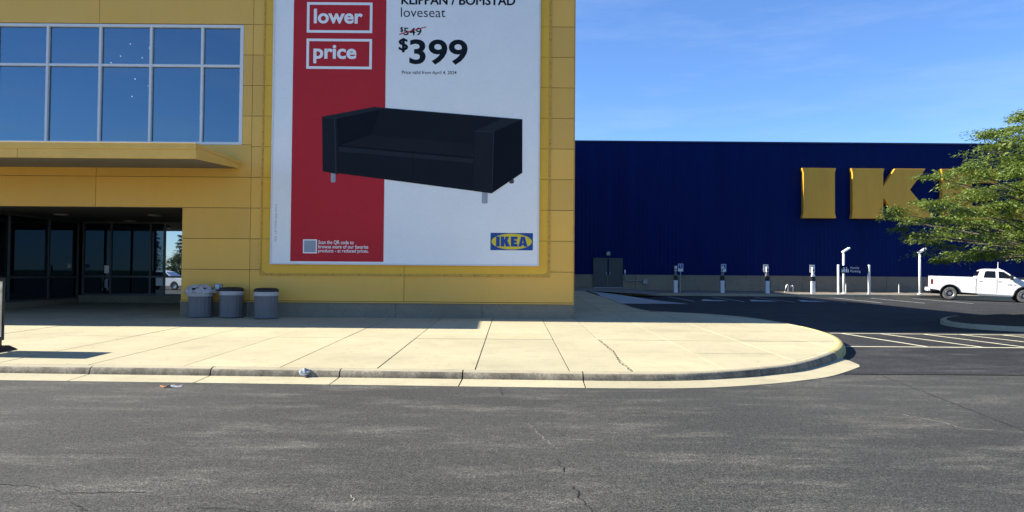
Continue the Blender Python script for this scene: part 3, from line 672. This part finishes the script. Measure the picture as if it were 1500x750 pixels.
# ================================================================== movable sign at the left edge
sg = tag(empty('pavement_sign', (-9.35, 13.15, walk_z(-9, 13.15))), 'black framed upright poster sign on a heavy black base at left edge', 'sign')
MB().add([(-.36, -.62, 0), (.16, -.62, 0), (.16, .72, 0), (-.36, .72, 0), (-.30, -.52, .10), (.08, -.52, .10), (.08, .55, .10), (-.30, .55, .10)], [(0, 3, 2, 1), (4, 5, 6, 7), (0, 1, 5, 4), (1, 2, 6, 5), (2, 3, 7, 6), (3, 0, 4, 7)]).build('base', 'plastic_black', sg, bevel=.015)
for y in (-.3, .32): box('post', 'plastic_black', sg, -.05, .05, y - .06, y + .06, .10, .25)
for y0, y1_ in ((-.44, -.39), (.42, .47)): box('frame_bar', 'plastic_black', sg, -.035, .035, y0, y1_, .20, 1.34, .012)
for z0, z1 in ((.20, .26), (1.28, 1.34)): box('frame_bar', 'plastic_black', sg, -.034, .034, -.389, .419, z0, z1, .01)
box('poster', 'sign_print', sg, -.012, .012, -.388, .418, .262, 1.278)

# ================================================================== blue warehouse
WY = 54.0
bb = tag(empty('store_building', (30, 54.5, .4)), 'long dark blue ribbed warehouse wall with a pale concrete base', 'building')
X0, X1, WT = 1.9, 75.0, 11.37
mb = MB(); xs = []; x = X0
while x < X1:
    xs += [(x, 0), (x + .20, 0), (x + .225, .010), (x + .275, .010)]; x += .30
vs_ = []
for a, d in xs: vs_ += [(a, WY - .06 - d, 1.66), (a, WY - .06 - d, WT - .05)]
mb.add(vs_, [(2 * i, 2 * i + 2, 2 * i + 3, 2 * i + 1) for i in range(len(xs) - 1)]); mb.build('ribbed_wall', 'blue_clad', bb)
box('core', 'blue_trim', bb, X0, X1, WY, WY + 30, 0, WT - .06); box('coping', 'blue_trim', bb, X0, X1 + .1, WY - .14, WY + .3, WT - .048, WT + .06)
box('drip_edge', 'blue_trim', bb, X0, X1, WY - .10, WY - .001, 1.635, 1.659)
x = X0
for w in [3.98 - 1.9 + 2.0] + [3.05] * 23:
    if x < 8.1 and x + w > 5.9: 
        box('plinth_panel', 'concrete_plinth', bb, x, 5.93, WY - .08, WY - .001, .2, 1.632); box('plinth_panel', 'concrete_plinth', bb, 8.09, x + w - .02, WY - .08, WY - .001, .2, 1.632)
    else: box('plinth_panel', 'concrete_plinth', bb, x, min(x + w - .02, X1), WY - .08, WY - .001, .2, 1.632)
    x += w
dr = empty('door', (0, 0, 0), 0, bb); dz = .70
for a, b in ((5.95, 7.005), (7.015, 8.07)):
    lf = box('leaf', 'door_grey', dr, a + .04, b - .04, WY - .13, WY - .065, dz, dz + 2.08)
box('leaf_handle', 'metal_grey', dr, 6.86, 6.92, WY - .17, WY - .131, dz + .95, dz + 1.1); box('leaf_handle', 'metal_grey', dr, 7.10, 7.16, WY - .17, WY - .131, dz + .95, dz + 1.1)
for a, b, c_, d in ((5.93, 5.988, dz, dz + 2.14), (8.032, 8.09, dz, dz + 2.14), (5.99, 8.03, dz + 2.083, dz + 2.14)): box('frame', 'door_grey', dr, a, b, WY - .16, WY - .062, c_, d)
box('threshold', 'metal_grey', dr, 5.95, 8.07, WY - .2, WY - .062, dz - .06, dz - .005)
MB().prism_y([(6.9, 3.02), (7.12, 3.02), (7.16, 3.12), (7.12, 3.30), (6.9, 3.30), (6.86, 3.12)], WY - .24, WY - .06).build('wall_lamp', 'metal_grey', bb, bevel=.02)
box('keypad', 'white_paint', bb, 8.2, 8.28, WY - .15, WY - .09, 1.72, 1.98); MB().tube([(8.24, WY - .12, 1.72), (8.24, WY - .12, 1.2), (9.55, WY - .12, 1.18)], .03, 8).build('conduit', 'metal_grey', bb)
box('junction_box', 'metal_grey', bb, 9.55, 9.85, WY - .22, WY - .085, .95, 1.28, .01)
adopt(bb)

# raised wall letters
def letter(ch, x0, wid, label):
    w, pts = GL[ch]; t = tag(empty('wall_letter', (x0, WY - .1, 5.84)), label, 'letter', 'letters on the blue wall')
    h = 3.64; s_ = wid / w
    body = [(a * s_, b * h) for a, b in pts]
    MB().prism_y(body, -.42, -.005).build('face', 'yellow_letter', t, bevel=.025)
    if ch == 'A': MB().prism_y([(.70 * s_, .36 * h), (.92 * s_, .36 * h), (.81 * s_, .68 * h)], -.424, -.421).build('counter', 'blue_trim', t)
    for px_, pz in ((.3, .3), (.3, 3.2)): box('mount', 'blue_trim', t, px_, px_ + .3, -.004, .012, pz, pz + .2)
letter('I', 21.0, 2.48, 'yellow raised letter I on the blue wall')
letter('K', 24.57, 5.9, 'yellow raised letter K on the blue wall')
letter('E', 31.1, 4.2, 'yellow raised letter E on the blue wall, half behind the tree')
letter('A', 35.9, 5.3, 'yellow raised letter A on the blue wall, behind the tree')

# ================================================================== pedestals, lamps and signs along the path
PY = 49.8
def pedestal(x, label, variant):
    t = tag(empty('parking_pedestal', (x, PY, walk_z(x, PY))), label, 'pedestal', 'white pedestals along the path')
    box('sleeve', 'white_paint', t, -.125, .125, -.11, .11, 0, .84, .02)
    box('screen_panel', 'plastic_black', t, -.115, .115, -.10, .10, .842, 1.16, .01)
    MB().add([(-.11, -.09, 1.162), (.11, -.09, 1.162), (.11, .09, 1.162), (-.11, .09, 1.162), (-.05, -.05, 1.45), (.05, -.05, 1.45), (.05, .05, 1.45), (-.05, .05, 1.45)],
             [(0, 3, 2, 1), (4, 5, 6, 7), (0, 1, 5, 4), (1, 2, 6, 5), (2, 3, 7, 6), (3, 0, 4, 7)]).build('neck', 'plastic_grey' if variant < 3 else 'white_paint', t)
    box('head', 'white_paint', t, -.08, .08, -.07, .06, 1.452, 1.80, .015)
    box('head_band', 'tail_red' if variant < 2 else 'plastic_black', t, -.06, .06, -.074, -.0705, 1.52, 1.62)
    mb = MB().tube([(.10, -.09, 1.1), (.18, -.14, .8), (.16, -.14, .35), (.12, -.12, .6)], .014, 6); mb.build('cable', 'plastic_black', t)
    sx = (.36, .12, -.06, .0)[variant]
    box('sign_post', 'metal_grey', t, sx - .03, sx + .03, .13, .17, 0, 1.9)
    s_ = empty('parking_sign', (sx, .12, 1.43), 0, t)
    box('plate', 'white_paint', s_, -.17, .17, -.012, 0, 0, .52)
    if variant < 2:
        box('symbol_field', 'print_blue', s_, -.14, .14, -.0165, -.0125, .20, .49)
        MB().lathe([(.001, -.005), (.03, -.005), (.03, 0)], 10, 'y', (-.01, -.0165, .435)).build('symbol', 'print_white', s_)
        mb = MB()
        for a in ((-.03, -.005, .33, .40), (-.03, .05, .31, .335), (.04, .065, .23, .32)): mb.quad((a[0], -.021, a[2]), (a[1], -.021, a[2]), (a[1], -.021, a[3]), (a[0], -.021, a[3]))
        mb.build('symbol', 'print_white', s_)
    else: box('symbol_field', 'print_grey', s_, -.14, .14, -.0165, -.0125, .05, .47)
    return t
pedestal(11.03, 'white pedestal with blue wheelchair sign, nearest the grey double door', 0)
pedestal(14.17, 'white pedestal second from the grey double door', 1)
pedestal(17.2, 'white pedestal third from the grey double door, in building shade', 2)
pedestal(20.28, 'sunlit white pedestal beside the family parking sign', 3)

def lamp_post(x, label):
    t = tag(empty('lamp_post', (x, PY + .3, walk_z(x, PY + .3))), label, 'lamp post', 'short lamp posts along the path')
    MB().lathe([(.16, 0), (.16, .03), (.09, .06), (.075, .09)], 12).build('base', 'white_paint', t)
    MB().tube([(0, 0, .05), (0, 0, 2.72)], .075, 12).build('pole', 'white_paint', t, smooth=True)
    hd = empty('head', (0, 0, 2.70), 0, t)
    MB().tube([(0, 0, 0), (0, 0, .10), (.07, 0, .17)], .06, 8).build('knuckle', 'white_paint', hd)
    b = MB().box(-.20, .36, -.17, .17, 0, .11).build('housing', 'white_paint', hd, bevel=.03); b.location = (.12, 0, .17); b.rotation_euler = (0, R(-33), 0)
    b2 = MB().box(-.10, .33, -.14, .14, -.012, -.002).build('lens', 'metal_grey', hd); b2.location = (.12, 0, .17); b2.rotation_euler = (0, R(-33), 0)
lamp_post(22.48, 'white lamp post with tilted head behind the family parking sign')
lamp_post(27.64, 'white lamp post with tilted head just left of the white truck')
fs = tag(empty('parking_sign', (22.93, PY - .2, walk_z(22.9, PY - .2))), 'dark blue family parking sign between two white posts', 'sign')
for x in (-1.03, 1.03):
    MB().lathe([(.075, 0), (.075, 1.95), (.05, 1.98), (.001, 1.985)], 12, c_=(x, 0, 0)).build('post', 'white_paint', fs, smooth=False)
    MB().lathe([(.13, 0), (.13, .02), (.08, .03)], 12, c_=(x, 0, 0)).build('post_base', 'white_paint', fs)
paint('sign_navy', (.001, .010, .075), .5, spec=.1)
box('board', 'sign_navy', fs, -.955, .955, -.03, .03, 1.38, 1.93)
text('Family', 'print_white', fs, -.22, .36, 1.66, 1.84, -.035); text('Parking', 'print_white', fs, -.22, .44, 1.42, 1.62, -.035)
for i, (dx, s_) in enumerate(((-.78, .7), (-.66, 1.0), (-.50, 1.0), (-.38, .6))):
    mb = MB(); mb.poly([(dx + .045 * s_ * math.cos(t), -.035, 1.46 + .30 * s_ + .045 * s_ * math.sin(t)) for t in [k_ * math.pi / 5 for k_ in range(10)]])
    mb.quad((dx - .05 * s_, -.035, 1.46), (dx + .05 * s_, -.035, 1.46), (dx + .06 * s_, -.035, 1.46 + .23 * s_), (dx - .06 * s_, -.035, 1.46 + .23 * s_)); mb.build('symbol', 'print_white', fs)
# white bent tube, stand-in for an unidentified small shape by the fourth pedestal
bt = tag(empty('bent_tube', (19.55, 52.2, .52)), 'small white bent tube near the wall by the fourth pedestal', 'rack')
MB().tube([(-.30, 0, -.05), (-.18, 0, .42), (-.10, 0, .5), (-.02, 0, .42), (-.08, 0, .02), (.02, 0, -.02), (.10, 0, .0), (.16, 0, .40), (.24, 0, .45), (.30, 0, .36), (.28, 0, -.05)], .035, 8).build('tube', 'white_paint', bt, smooth=True)
mb = MB(); [mb.box(a - .05, a + .05, -.05, .05, -.07, -.04) for a in (-.3, .28)]; mb.build('feet', 'metal_grey', bt)
for x, lb in ((23.3, 'thin grey stake in the planting bed behind the family parking sign'), (27.0, 'short white stub pipe in the bed left of the right lamp post')):
    t = tag(empty('stake', (x, 51.6, .45)), lb, 'stake'); MB().tube([(0, 0, 0), (0, 0, .62)], .025, 8).build('shaft', 'white_paint', t); MB().lathe([(.03, .62), (.045, .63), (.045, .68), (.001, .70)], 10).build('cap', 'metal_grey', t)
mn = tag(empty('service_cover', (19.6, 47.6, lot_z(19.6, 47.6) + .004)), 'dark flat drain grate on the asphalt by the fourth pedestal', 'drain grate')
mb = MB(); [mb.box(-.8 + .16 * i, -.7 + .16 * i, -.3, .3, 0, .02) for i in range(10)]; mb.build('bars', 'plastic_black', mn); box('rim', 'concrete_grey', mn, -.9, .9, -.4, .4, -.05, .004)

# ================================================================== white pickup truck
th = R(25)
RX, RY = 27.42, 46.35                       # near rear wheel on the ground
tk = tag(empty('pickup_truck', (RX + math.sin(th) * .82, RY + math.cos(th) * .82, lot_z(RX, RY) + .004)), 'white crew cab pickup truck parked along the far kerb by the tree', 'truck')
tk.rotation_euler = (0, R(1.5), -th)
def hw(z): return 1.0 if z < 1.42 else 1.0 - (z - 1.42) * .42
def arch(cx, r_, z0, n=12, a0=180, a1=0): return [(cx + r_ * math.cos(R(a0 + (a1 - a0) * i / n)), max(z0, .42 + r_ * math.sin(R(a0 + (a1 - a0) * i / n)))) for i in range(n + 1)]
WBASE = 3.9
def side_prism(prof, name, mat, bev=.03, wf=hw, smooth=False):
    n = len(prof); mb = MB()
    mb.add([(x, -wf(z), z) for x, z in prof] + [(x, wf(z), z) for x, z in prof], [tuple(range(n)), tuple(range(2 * n - 1, n - 1, -1))] + [(i, i + n, (i + 1) % n + n, (i + 1) % n) for i in range(n)])
    return mb.build(name, mat, tk, bevel=bev)
bedp = [(-1.0, .66), (-.62, .60)] + arch(0, .56, .55) + [(.62, .50), (1.38, .47), (1.38, 1.30), (-1.02, 1.30)]
bed = side_prism(bedp, 'bed', 'truck_white')
for s_ in (-1, 1): MB().box(-1.03, 1.38, s_ * 1.0 - (.10 if s_ > 0 else 0), s_ * 1.0 + (0 if s_ > 0 else .10), 1.29, 1.47).build('bed_rail', 'truck_white', bed, bevel=.025)
MB().box(-1.05, -.95, -.895, .895, .80, 1.465).build('tailgate', 'truck_white', bed, bevel=.02); MB().box(1.31, 1.379, -.895, .895, 1.29, 1.46).build('headboard', 'truck_white', bed)
cabp = [(1.41, .45), (3.30, .42)] + arch(WBASE, .56, .45) + [(4.52, .50), (4.86, .55), (4.90, 1.05), (4.82, 1.25), (4.4, 1.33), (3.6, 1.40), (1.41, 1.42)]
cab = side_prism(cabp, 'cab', 'truck_white')
gh = side_prism([(1.42, 1.415), (3.62, 1.395), (3.30, 1.60), (2.80, 1.96), (2.55, 2.0), (1.85, 2.0), (1.62, 1.90), (1.50, 1.6)], 'roof', 'truck_white', bev=.035)
for i in range(5): MB().box(2.62, 2.70, -.5 + .25 * i - .05, -.5 + .25 * i + .05, 1.995, 2.035).build('roof_lamp', 'truck_white', gh, bevel=.01)
for s_ in (-1, 1):
    def win(pts, name='side_window', off=.006):
        MB().poly([(x, s_ * (hw(z) + off), z) for x, z in pts]).build(name, 'glass_car', gh)
    win([(1.76, 1.455), (2.40, 1.45), (2.40, 1.87), (1.98, 1.88), (1.86, 1.84)]); win([(2.55, 1.45), (3.36, 1.44), (3.20, 1.58), (2.82, 1.85), (2.55, 1.87)])
    for x, h0 in ((1.40, 1.40), (2.47, 1.9)):
        mb = MB(); pts = [(x, .5), (x - (.03 if x < 2 else 0), .8), (x, 1.2), (x, 1.41)] + ([(x, 1.9)] if h0 > 1.5 else [])
        vs_ = []
        for px_, pz in pts: vs_ += [(px_ - .010, s_ * (hw(pz) + .004), pz), (px_ + .010, s_ * (hw(pz) + .004), pz)]
        mb.add(vs_, [(2 * i, 2 * i + 1, 2 * i + 3, 2 * i + 2) for i in range(len(pts) - 1)]); mb.build('door_seam', 'plastic_black', cab)
    for x in (1.52, 2.52): MB().box(x, x + .20, s_ * 1.0 - .01, s_ * 1.0 + .035, 1.21, 1.255).build('door_handle', 'metal_grey', cab, bevel=.008)
    mr = MB().box(3.12, 3.28, min(s_ * 1.06, s_ * 1.28), max(s_ * 1.06, s_ * 1.28), 1.36, 1.66).build('mirror', 'plastic_black', cab, bevel=.03)
    MB().box(3.16, 3.22, min(s_ * .97, s_ * 1.08), max(s_ * .97, s_ * 1.08), 1.40, 1.48).build('mirror_arm', 'plastic_black', mr)
    for cx, pr in ((0, bed), (WBASE, cab)):
        mb = MB(); o_ = arch(cx, .565, .40); i_ = arch(cx, .50, .40); n = len(o_)
        for yy in (s_ * 1.004, s_ * 1.03): mb.add([(x, yy, z) for x, z in o_] + [(x, yy, z) for x, z in i_], [(i, i + 1, n + i + 1, n + i) for i in range(n - 1)])
        mb.add([(x, s_ * 1.004, z) for x, z in o_] + [(x, s_ * 1.03, z) for x, z in o_], [(i, i + 1, n + i + 1, n + i) for i in range(n - 1)]); mb.build('arch_trim', 'plastic_black', pr)
        MB().box(cx - .60, cx + .60, min(s_ * .55, s_ * .60), max(s_ * .55, s_ * .60), .45, 1.2).build('wheel_well', 'rubber_dark', pr)
        w = empty('wheel', (cx, s_ * .84, .41), 0, tk)
        MB().lathe([(.24, -.13), (.30, -.15), (.37, -.145), (.402, -.11), (.406, 0), (.402, .11), (.37, .145), (.30, .15), (.24, .13)], 28, 'y').build('tyre', 'rubber', w, smooth=True)
        MB().lathe([(.245, -s_ * -.135), (.235, s_ * .14), (.20, s_ * .10), (.17, s_ * .06), (.10, s_ * .065), (.09, s_ * .12), (.001, s_ * .12)], 20, 'y').build('rim', 'wheel_metal', w)
        for q in range(8):
            a = q * math.pi / 4; MB().box(-.03, .03, min(s_ * .07, s_ * .10), max(s_ * .07, s_ * .10), .10, .16).build('rim_hole', 'plastic_black', w).rotation_euler = (0, a, 0)
    MB().box(-1.058, -.93, min(s_ * .90, s_ * 1.006), max(s_ * .90, s_ * 1.006), .95, 1.27).build('tail_lamp', 'tail_red', bed, bevel=.012)
    MB().box(1.5, 3.3, min(s_ * .92, s_ * 1.03), max(s_ * .92, s_ * 1.03), .34, .42).build('running_board', 'metal_grey', cab, bevel=.015)
    MB().box(4.62, 4.885, min(s_ * .72, s_ * 1.004), max(s_ * .72, s_ * 1.004), .96, 1.18).build('headlamp', 'aluminium', cab, bevel=.02)
    if s_ < 0:
        text('2500', 'metal_grey', cab, 3.03, 3.25, 1.02, 1.10, -1.0045, name='badge', bold=.02)
        MB().poly([(3.34, -1.0045, 1.02), (3.44, -1.0045, 1.02), (3.39, -1.0045, 1.11)]).build('badge', 'metal_grey', cab)
mb = MB(); mb.quad((3.56, -.94, 1.43), (3.56, .94, 1.43), (2.86, .78, 1.93), (2.86, -.78, 1.93)); ws = mb.build('windscreen', 'glass_car', gh); ws.location = (.012, 0, .012)
MB().quad((1.475, .86, 1.55), (1.475, -.86, 1.55), (1.60, -.80, 1.86), (1.60, .80, 1.86)).build('rear_window', 'glass_car', gh).location = (-.02, 0, 0)
MB().box(-1.24, -1.055, -.98, .98, .52, .74).build('rear_bumper', 'aluminium', tk, bevel=.03); MB().box(4.86, 5.06, -1.0, 1.0, .46, .76).build('front_bumper', 'aluminium', tk, bevel=.04)
MB().box(4.86, 4.93, -.66, .66, .80, 1.20).build('grille', 'plastic_black', tk, bevel=.02)
MB().box(-.95, 4.5, -.5, .5, .36, .52).build('chassis', 'rubber_dark', tk); MB().tube([(0, -.8, .41), (0, .8, .41)], .07, 8).build('axle', 'rubber_dark', tk); MB().tube([(WBASE, -.8, .41), (WBASE, .8, .41)], .06, 8).build('axle', 'rubber_dark', tk)
MB().tube([(2.75, .55, 2.0), (2.72, .55, 2.12), (2.72, .55, 2.5)], [.03, .02, .012], 6).build('aerial', 'white_paint', tk)

# ================================================================== trees
def leaf_cloud(pads, n_each, size, seed, droop=.25, flat=.35):
    rr = random.Random(seed); V = []; F = []
    for (x, y, z, r_, n_mul) in pads:
        th_ = rr.uniform(0, 6.28)
        for _ in range(int(n_each * n_mul)):
            # sprays scattered through a flattened, ragged pad
            a = rr.uniform(0, 6.283); q = rr.random() ** .62; lob = 1 + .35 * math.sin(3 * a + th_) + .2 * math.sin(7 * a + 2 * th_)
            px, py = x + r_ * q * lob * math.cos(a), y + r_ * q * lob * math.sin(a); pz = z + r_ * flat * rr.gauss(0, .42) - droop * r_ * q * q * .55
            L = size * rr.uniform(.55, 1.35); wd = L * rr.uniform(.24, .40)
            ya = a + rr.gauss(0, .9); d = Vector((math.cos(ya), math.sin(ya), rr.uniform(-.75, .35))).normalized()
            sd_ = d.cross(Vector((rr.gauss(0, .5), rr.gauss(0, .5), 1))).normalized(); c0 = Vector((px, py, pz)); b = len(V)
            m_ = c0 + d * L * .5; V += [tuple(c0), tuple(m_ + sd_ * wd * .5 + Vector((0, 0, .01))), tuple(c0 + d * L - Vector((0, 0, L * .12))), tuple(m_ - sd_ * wd * .5)]; F.append((b, b + 1, b + 2, b + 3))
    return V, F
def raw(name, V, F, mat, parent):
    me = bpy.data.meshes.new(name); me.from_pydata(V, [], F); me.materials.append(M[mat]); me.update(); o = bpy.data.objects.new(name, me); return link(o, parent)
TX, TYY = 19.7, 24.6
tz = lot_z(TX, TYY) + .3
tr_ = tag(empty('locust_tree', (TX, TYY, tz)), 'airy green tree with layered feathery branches on the traffic island', 'tree')
env = [(1.6, 4.4), (2.2, 6.2), (3.0, 7.0), (3.5, 7.1), (4.0, 5.9), (4.9, 5.9), (5.3, 4.2), (5.8, 3.9), (6.2, 4.6), (6.7, 4.0), (7.2, 2.4), (7.9, 1.3), (8.5, .5)]
def env_r(z):
    for (a, ra), (b, rb) in zip(env[:-1], env[1:]):
        if a <= z <= b: return ra + (rb - ra) * (z - a) / (b - a)
    return .5
rr = random.Random(21); pads = []; limbs = MB(); tips = []
for lay, (z, n) in enumerate(((2.15, 13), (2.75, 15), (3.45, 17), (4.15, 11), (4.85, 15), (5.5, 8), (6.15, 13), (6.75, 10), (7.3, 6), (7.9, 4), (8.3, 3))):
    off = rr.uniform(0, 6.28)
    for i in range(n):
        a = off + 6.283 * (i + rr.uniform(-.35, .35)) / n; zz = z + rr.uniform(-.16, .16); er = env_r(zz) * rr.uniform(.78, .97)
        tips.append((a, zz, er))
        for q in (1.0, .74, .48):
            if q < .5 and i % 2: continue
            r0 = max(.3, er * q - .5)
            for h_ in range(3):
                pads.append((r0 * math.cos(a) + rr.uniform(-.6, .6), r0 * math.sin(a) + rr.uniform(-.6, .6), zz + (1 - q) * .3 + rr.uniform(-.16, .16), rr.uniform(.30, .62), rr.uniform(.5, 1.3)))
V, F = leaf_cloud(pads, 165, .135, 4, droop=.4, flat=.26)
raw('crown', V, F, 'leaf_locust', tr_)
limbs.tube([(0, 0, -.1), (.03, 0, .8), (-.02, .03, 1.8), (0, 0, 3.0), (.05, .02, 5.0), (0, 0, 7.2), (0, 0, 8.6)], [.22, .17, .15, .13, .09, .045, .015], 10); limbs.build('trunk', 'bark', tr_, smooth=True)
for a, zz, er in tips:
    z0 = max(1.5, zz - .35 * er - .2); br = MB(); p0 = Vector((0, 0, z0)); p3 = Vector((math.cos(a) * er * .96, math.sin(a) * er * .96, zz - .06)); mid = p0.lerp(p3, .45) + Vector((rr.uniform(-.2, .2), rr.uniform(-.2, .2), .28)); m2 = p0.lerp(p3, .75) + Vector((rr.uniform(-.15, .15), rr.uniform(-.15, .15), .16))
    br.tube([p0, mid, m2, p3], [.055, .035, .02, .006], 5, cap=False); br.build('branch', 'bark', tr_, smooth=True)

# ---- what stands across the car park behind the photographer, seen mirrored in the glass
def conifer(x, y, h, label):
    t = tag(empty('conifer', (x, y, 0)), label, 'tree', 'conifers across the car park'); rr = random.Random(int(x * 7)); pads = []
    n = 13
    for i in range(n):
        z = h * (.12 + .86 * i / n); r_ = h * .24 * (1 - i / n) + .12
        for k_ in range(6): a = rr.uniform(0, 6.28); pads.append((r_ * .55 * math.cos(a), r_ * .55 * math.sin(a), z, r_ * .7, .7))
    V, F = leaf_cloud(pads, 34, .42, int(h * 10), droop=.5, flat=.3); raw('crown', V, F, 'leaf_conifer', t)
    MB().tube([(0, 0, -.1), (0, 0, h * .5), (0, 0, h * .97)], [.16, .09, .02], 8).build('trunk', 'bark', t)
conifer(-50.5, -34, 7.6, 'dark conifer mirrored in the third pane of the doorway'); conifer(-46, -36, 8.2, 'tall dark conifer mirrored in the middle of the doorway'); conifer(-41.5, -35, 6.6, 'short dark conifer mirrored near the pier in the doorway')
def round_tree(x, y, h, label):
    t = tag(empty('round_tree', (x, y, 0)), label, 'tree', 'round trees across the car park'); rr = random.Random(int(x * 3 + 99)); pads = []
    for i in range(46):
        a = rr.uniform(0, 6.28); u = rr.uniform(-1, 1); r_ = h * .36 * math.sqrt(1 - u * u) * rr.uniform(.6, 1); pads.append((r_ * math.cos(a), r_ * math.sin(a), h * .6 + u * h * .36, h * .11, 1))
    V, F = leaf_cloud(pads, 42, .5, int(h * 9), flat=.7); raw('crown', V, F, 'leaf_broad', t); MB().tube([(0, 0, -.1), (0, 0, h * .4), (0, 0, h * .7)], [.2, .14, .05], 8).build('trunk', 'bark', t)
for i, (x, y, h) in enumerate(((-76, -60, 4.9), (-69, -62, 4.3), (-62, -58, 5.2), (-54, -62, 4.4), (-45, -60, 4.8))): round_tree(x, y, h, ('leftmost', 'second', 'third', 'fourth', 'rightmost')[i] + ' round tree of the far row mirrored in the doorway')
tb = tag(empty('far_shop', (-86, -84, 0)), 'low teal shop building mirrored at the right of the doorway', 'building')
box('wall', 'teal_wall', tb, -16, 14, -8, 0, 0, 6.2); box('parapet', 'teal_wall', tb, 2, 14.2, -8.1, .15, 6.2, 7.6); box('coping', 'white_paint', tb, 1.9, 14.3, .16, .22, 7.4, 7.62)
for i in range(5): box('window', 'glass_dark', tb, -14 + 3.2 * i, -11.5 + 3.2 * i, .01, .03, 1, 3.6)
def wagon(x, y, rz, label):
    t = tag(empty('parked_car', (x, y, 0), rz), label, 'car')
    pf = [(-2.2, .45), (-1.85, .35)] + [(-1.35 + .38 * math.cos(R(180 - 15 * i)), .35 + .38 * math.sin(R(180 - 15 * i))) for i in range(13)] + [(.95, .32)] + [(1.4 + .38 * math.cos(R(180 - 15 * i)), .35 + .38 * math.sin(R(180 - 15 * i))) for i in range(13)] + [(2.1, .4), (2.25, .7), (2.1, .95), (1.25, 1.08), (-2.2, 1.1)]
    n = len(pf); MB().add([(a, -.9, b) for a, b in pf] + [(a, .9, b) for a, b in pf], [tuple(range(n)), tuple(range(2 * n - 1, n - 1, -1))] + [(i, i + n, (i + 1) % n + n, (i + 1) % n) for i in range(n)]).build('body', 'truck_white', t, bevel=.05)
    g = [(-2.15, 1.09), (1.2, 1.07), (.45, 1.55), (-.2, 1.66), (-1.6, 1.63)]; n = 5
    MB().add([(a, -(.88 if b < 1.2 else .68), b) for a, b in g] + [(a, (.88 if b < 1.2 else .68), b) for a, b in g], [tuple(range(n)), tuple(range(2 * n - 1, n - 1, -1))] + [(i, i + n, (i + 1) % n + n, (i + 1) % n) for i in range(n)]).build('roof', 'truck_white', t, bevel=.05)
    for s_ in (-1, 1):
        MB().poly([(-1.85, s_ * .875, 1.14), (1.0, s_ * .875, 1.12), (.40, s_ * .73, 1.52), (-1.5, s_ * .71, 1.58)]).build('side_window', 'glass_car', t)
        for cx in (-1.35, 1.4):
            w = empty('wheel', (cx, s_ * .80, .34), 0, t); MB().lathe([(.20, -.1), (.30, -.11), (.34, -.08), (.34, .08), (.30, .11), (.20, .1)], 20, 'y').build('tyre', 'rubber_dark', w); MB().lathe([(.20, s_ * .09), (.05, s_ * .07), (.001, s_ * .07)], 14, 'y').build('rim', 'wheel_metal', w)
        MB().box(-2.23, -2.1, min(s_ * .6, s_ * .91), max(s_ * .6, s_ * .91), .8, 1.0).build('tail_lamp', 'tail_red', t)
wagon(-30.2, -6.5, R(8), 'white parked car mirrored in the doorway glass beside the pier')

# ================================================================== litter and marks
lt = tag(empty('paper_scrap', (-4.93, 10.62, .004)), 'crumpled orange and white paper scrap on asphalt beside the kerb', 'litter')
rr = random.Random(9)
for nm, m, x0, x1 in (('orange_end', 'litter_orange', -.08, .05), ('white_end', 'bag_film', .04, .20)):
    vs_ = [(x0 + (x1 - x0) * i / 3 + rr.uniform(-.015, .015), -.035 + .07 * j / 2 + .02 * i * (.5 if nm == 'white_end' else 0), .004 + rr.uniform(0, .035)) for i in range(4) for j in range(3)]
    MB().add(vs_, [(i * 3 + j, (i + 1) * 3 + j, (i + 1) * 3 + j + 1, i * 3 + j + 1) for i in range(3) for j in range(2)]).build(nm, m, lt)
wp = tag(empty('plaster_lump', (-3.22, 11.56, .115)), 'pale hardened lump of mortar on the kerb joint', 'mortar lump')
vs_ = [(0, 0, .065)]
for q, (rad, zz) in enumerate(((.05, .06), (.085, .045), (.10, 0))):
    for j in range(9): a = j * 6.283 / 9; r_ = rad * rr.uniform(.7, 1.25); vs_.append((r_ * math.cos(a), r_ * math.sin(a) * .8 + .02, zz * .75 - .05 * max(0, -math.sin(a))))
MB().add(vs_, [(0, 1 + j, 1 + (j + 1) % 9) for j in range(9)] + [(1 + q * 9 + j, 1 + q * 9 + (j + 1) % 9, 10 + q * 9 + (j + 1) % 9, 10 + q * 9 + j) for q in range(2) for j in range(9)]).build('lump', 'concrete_pale', wp)
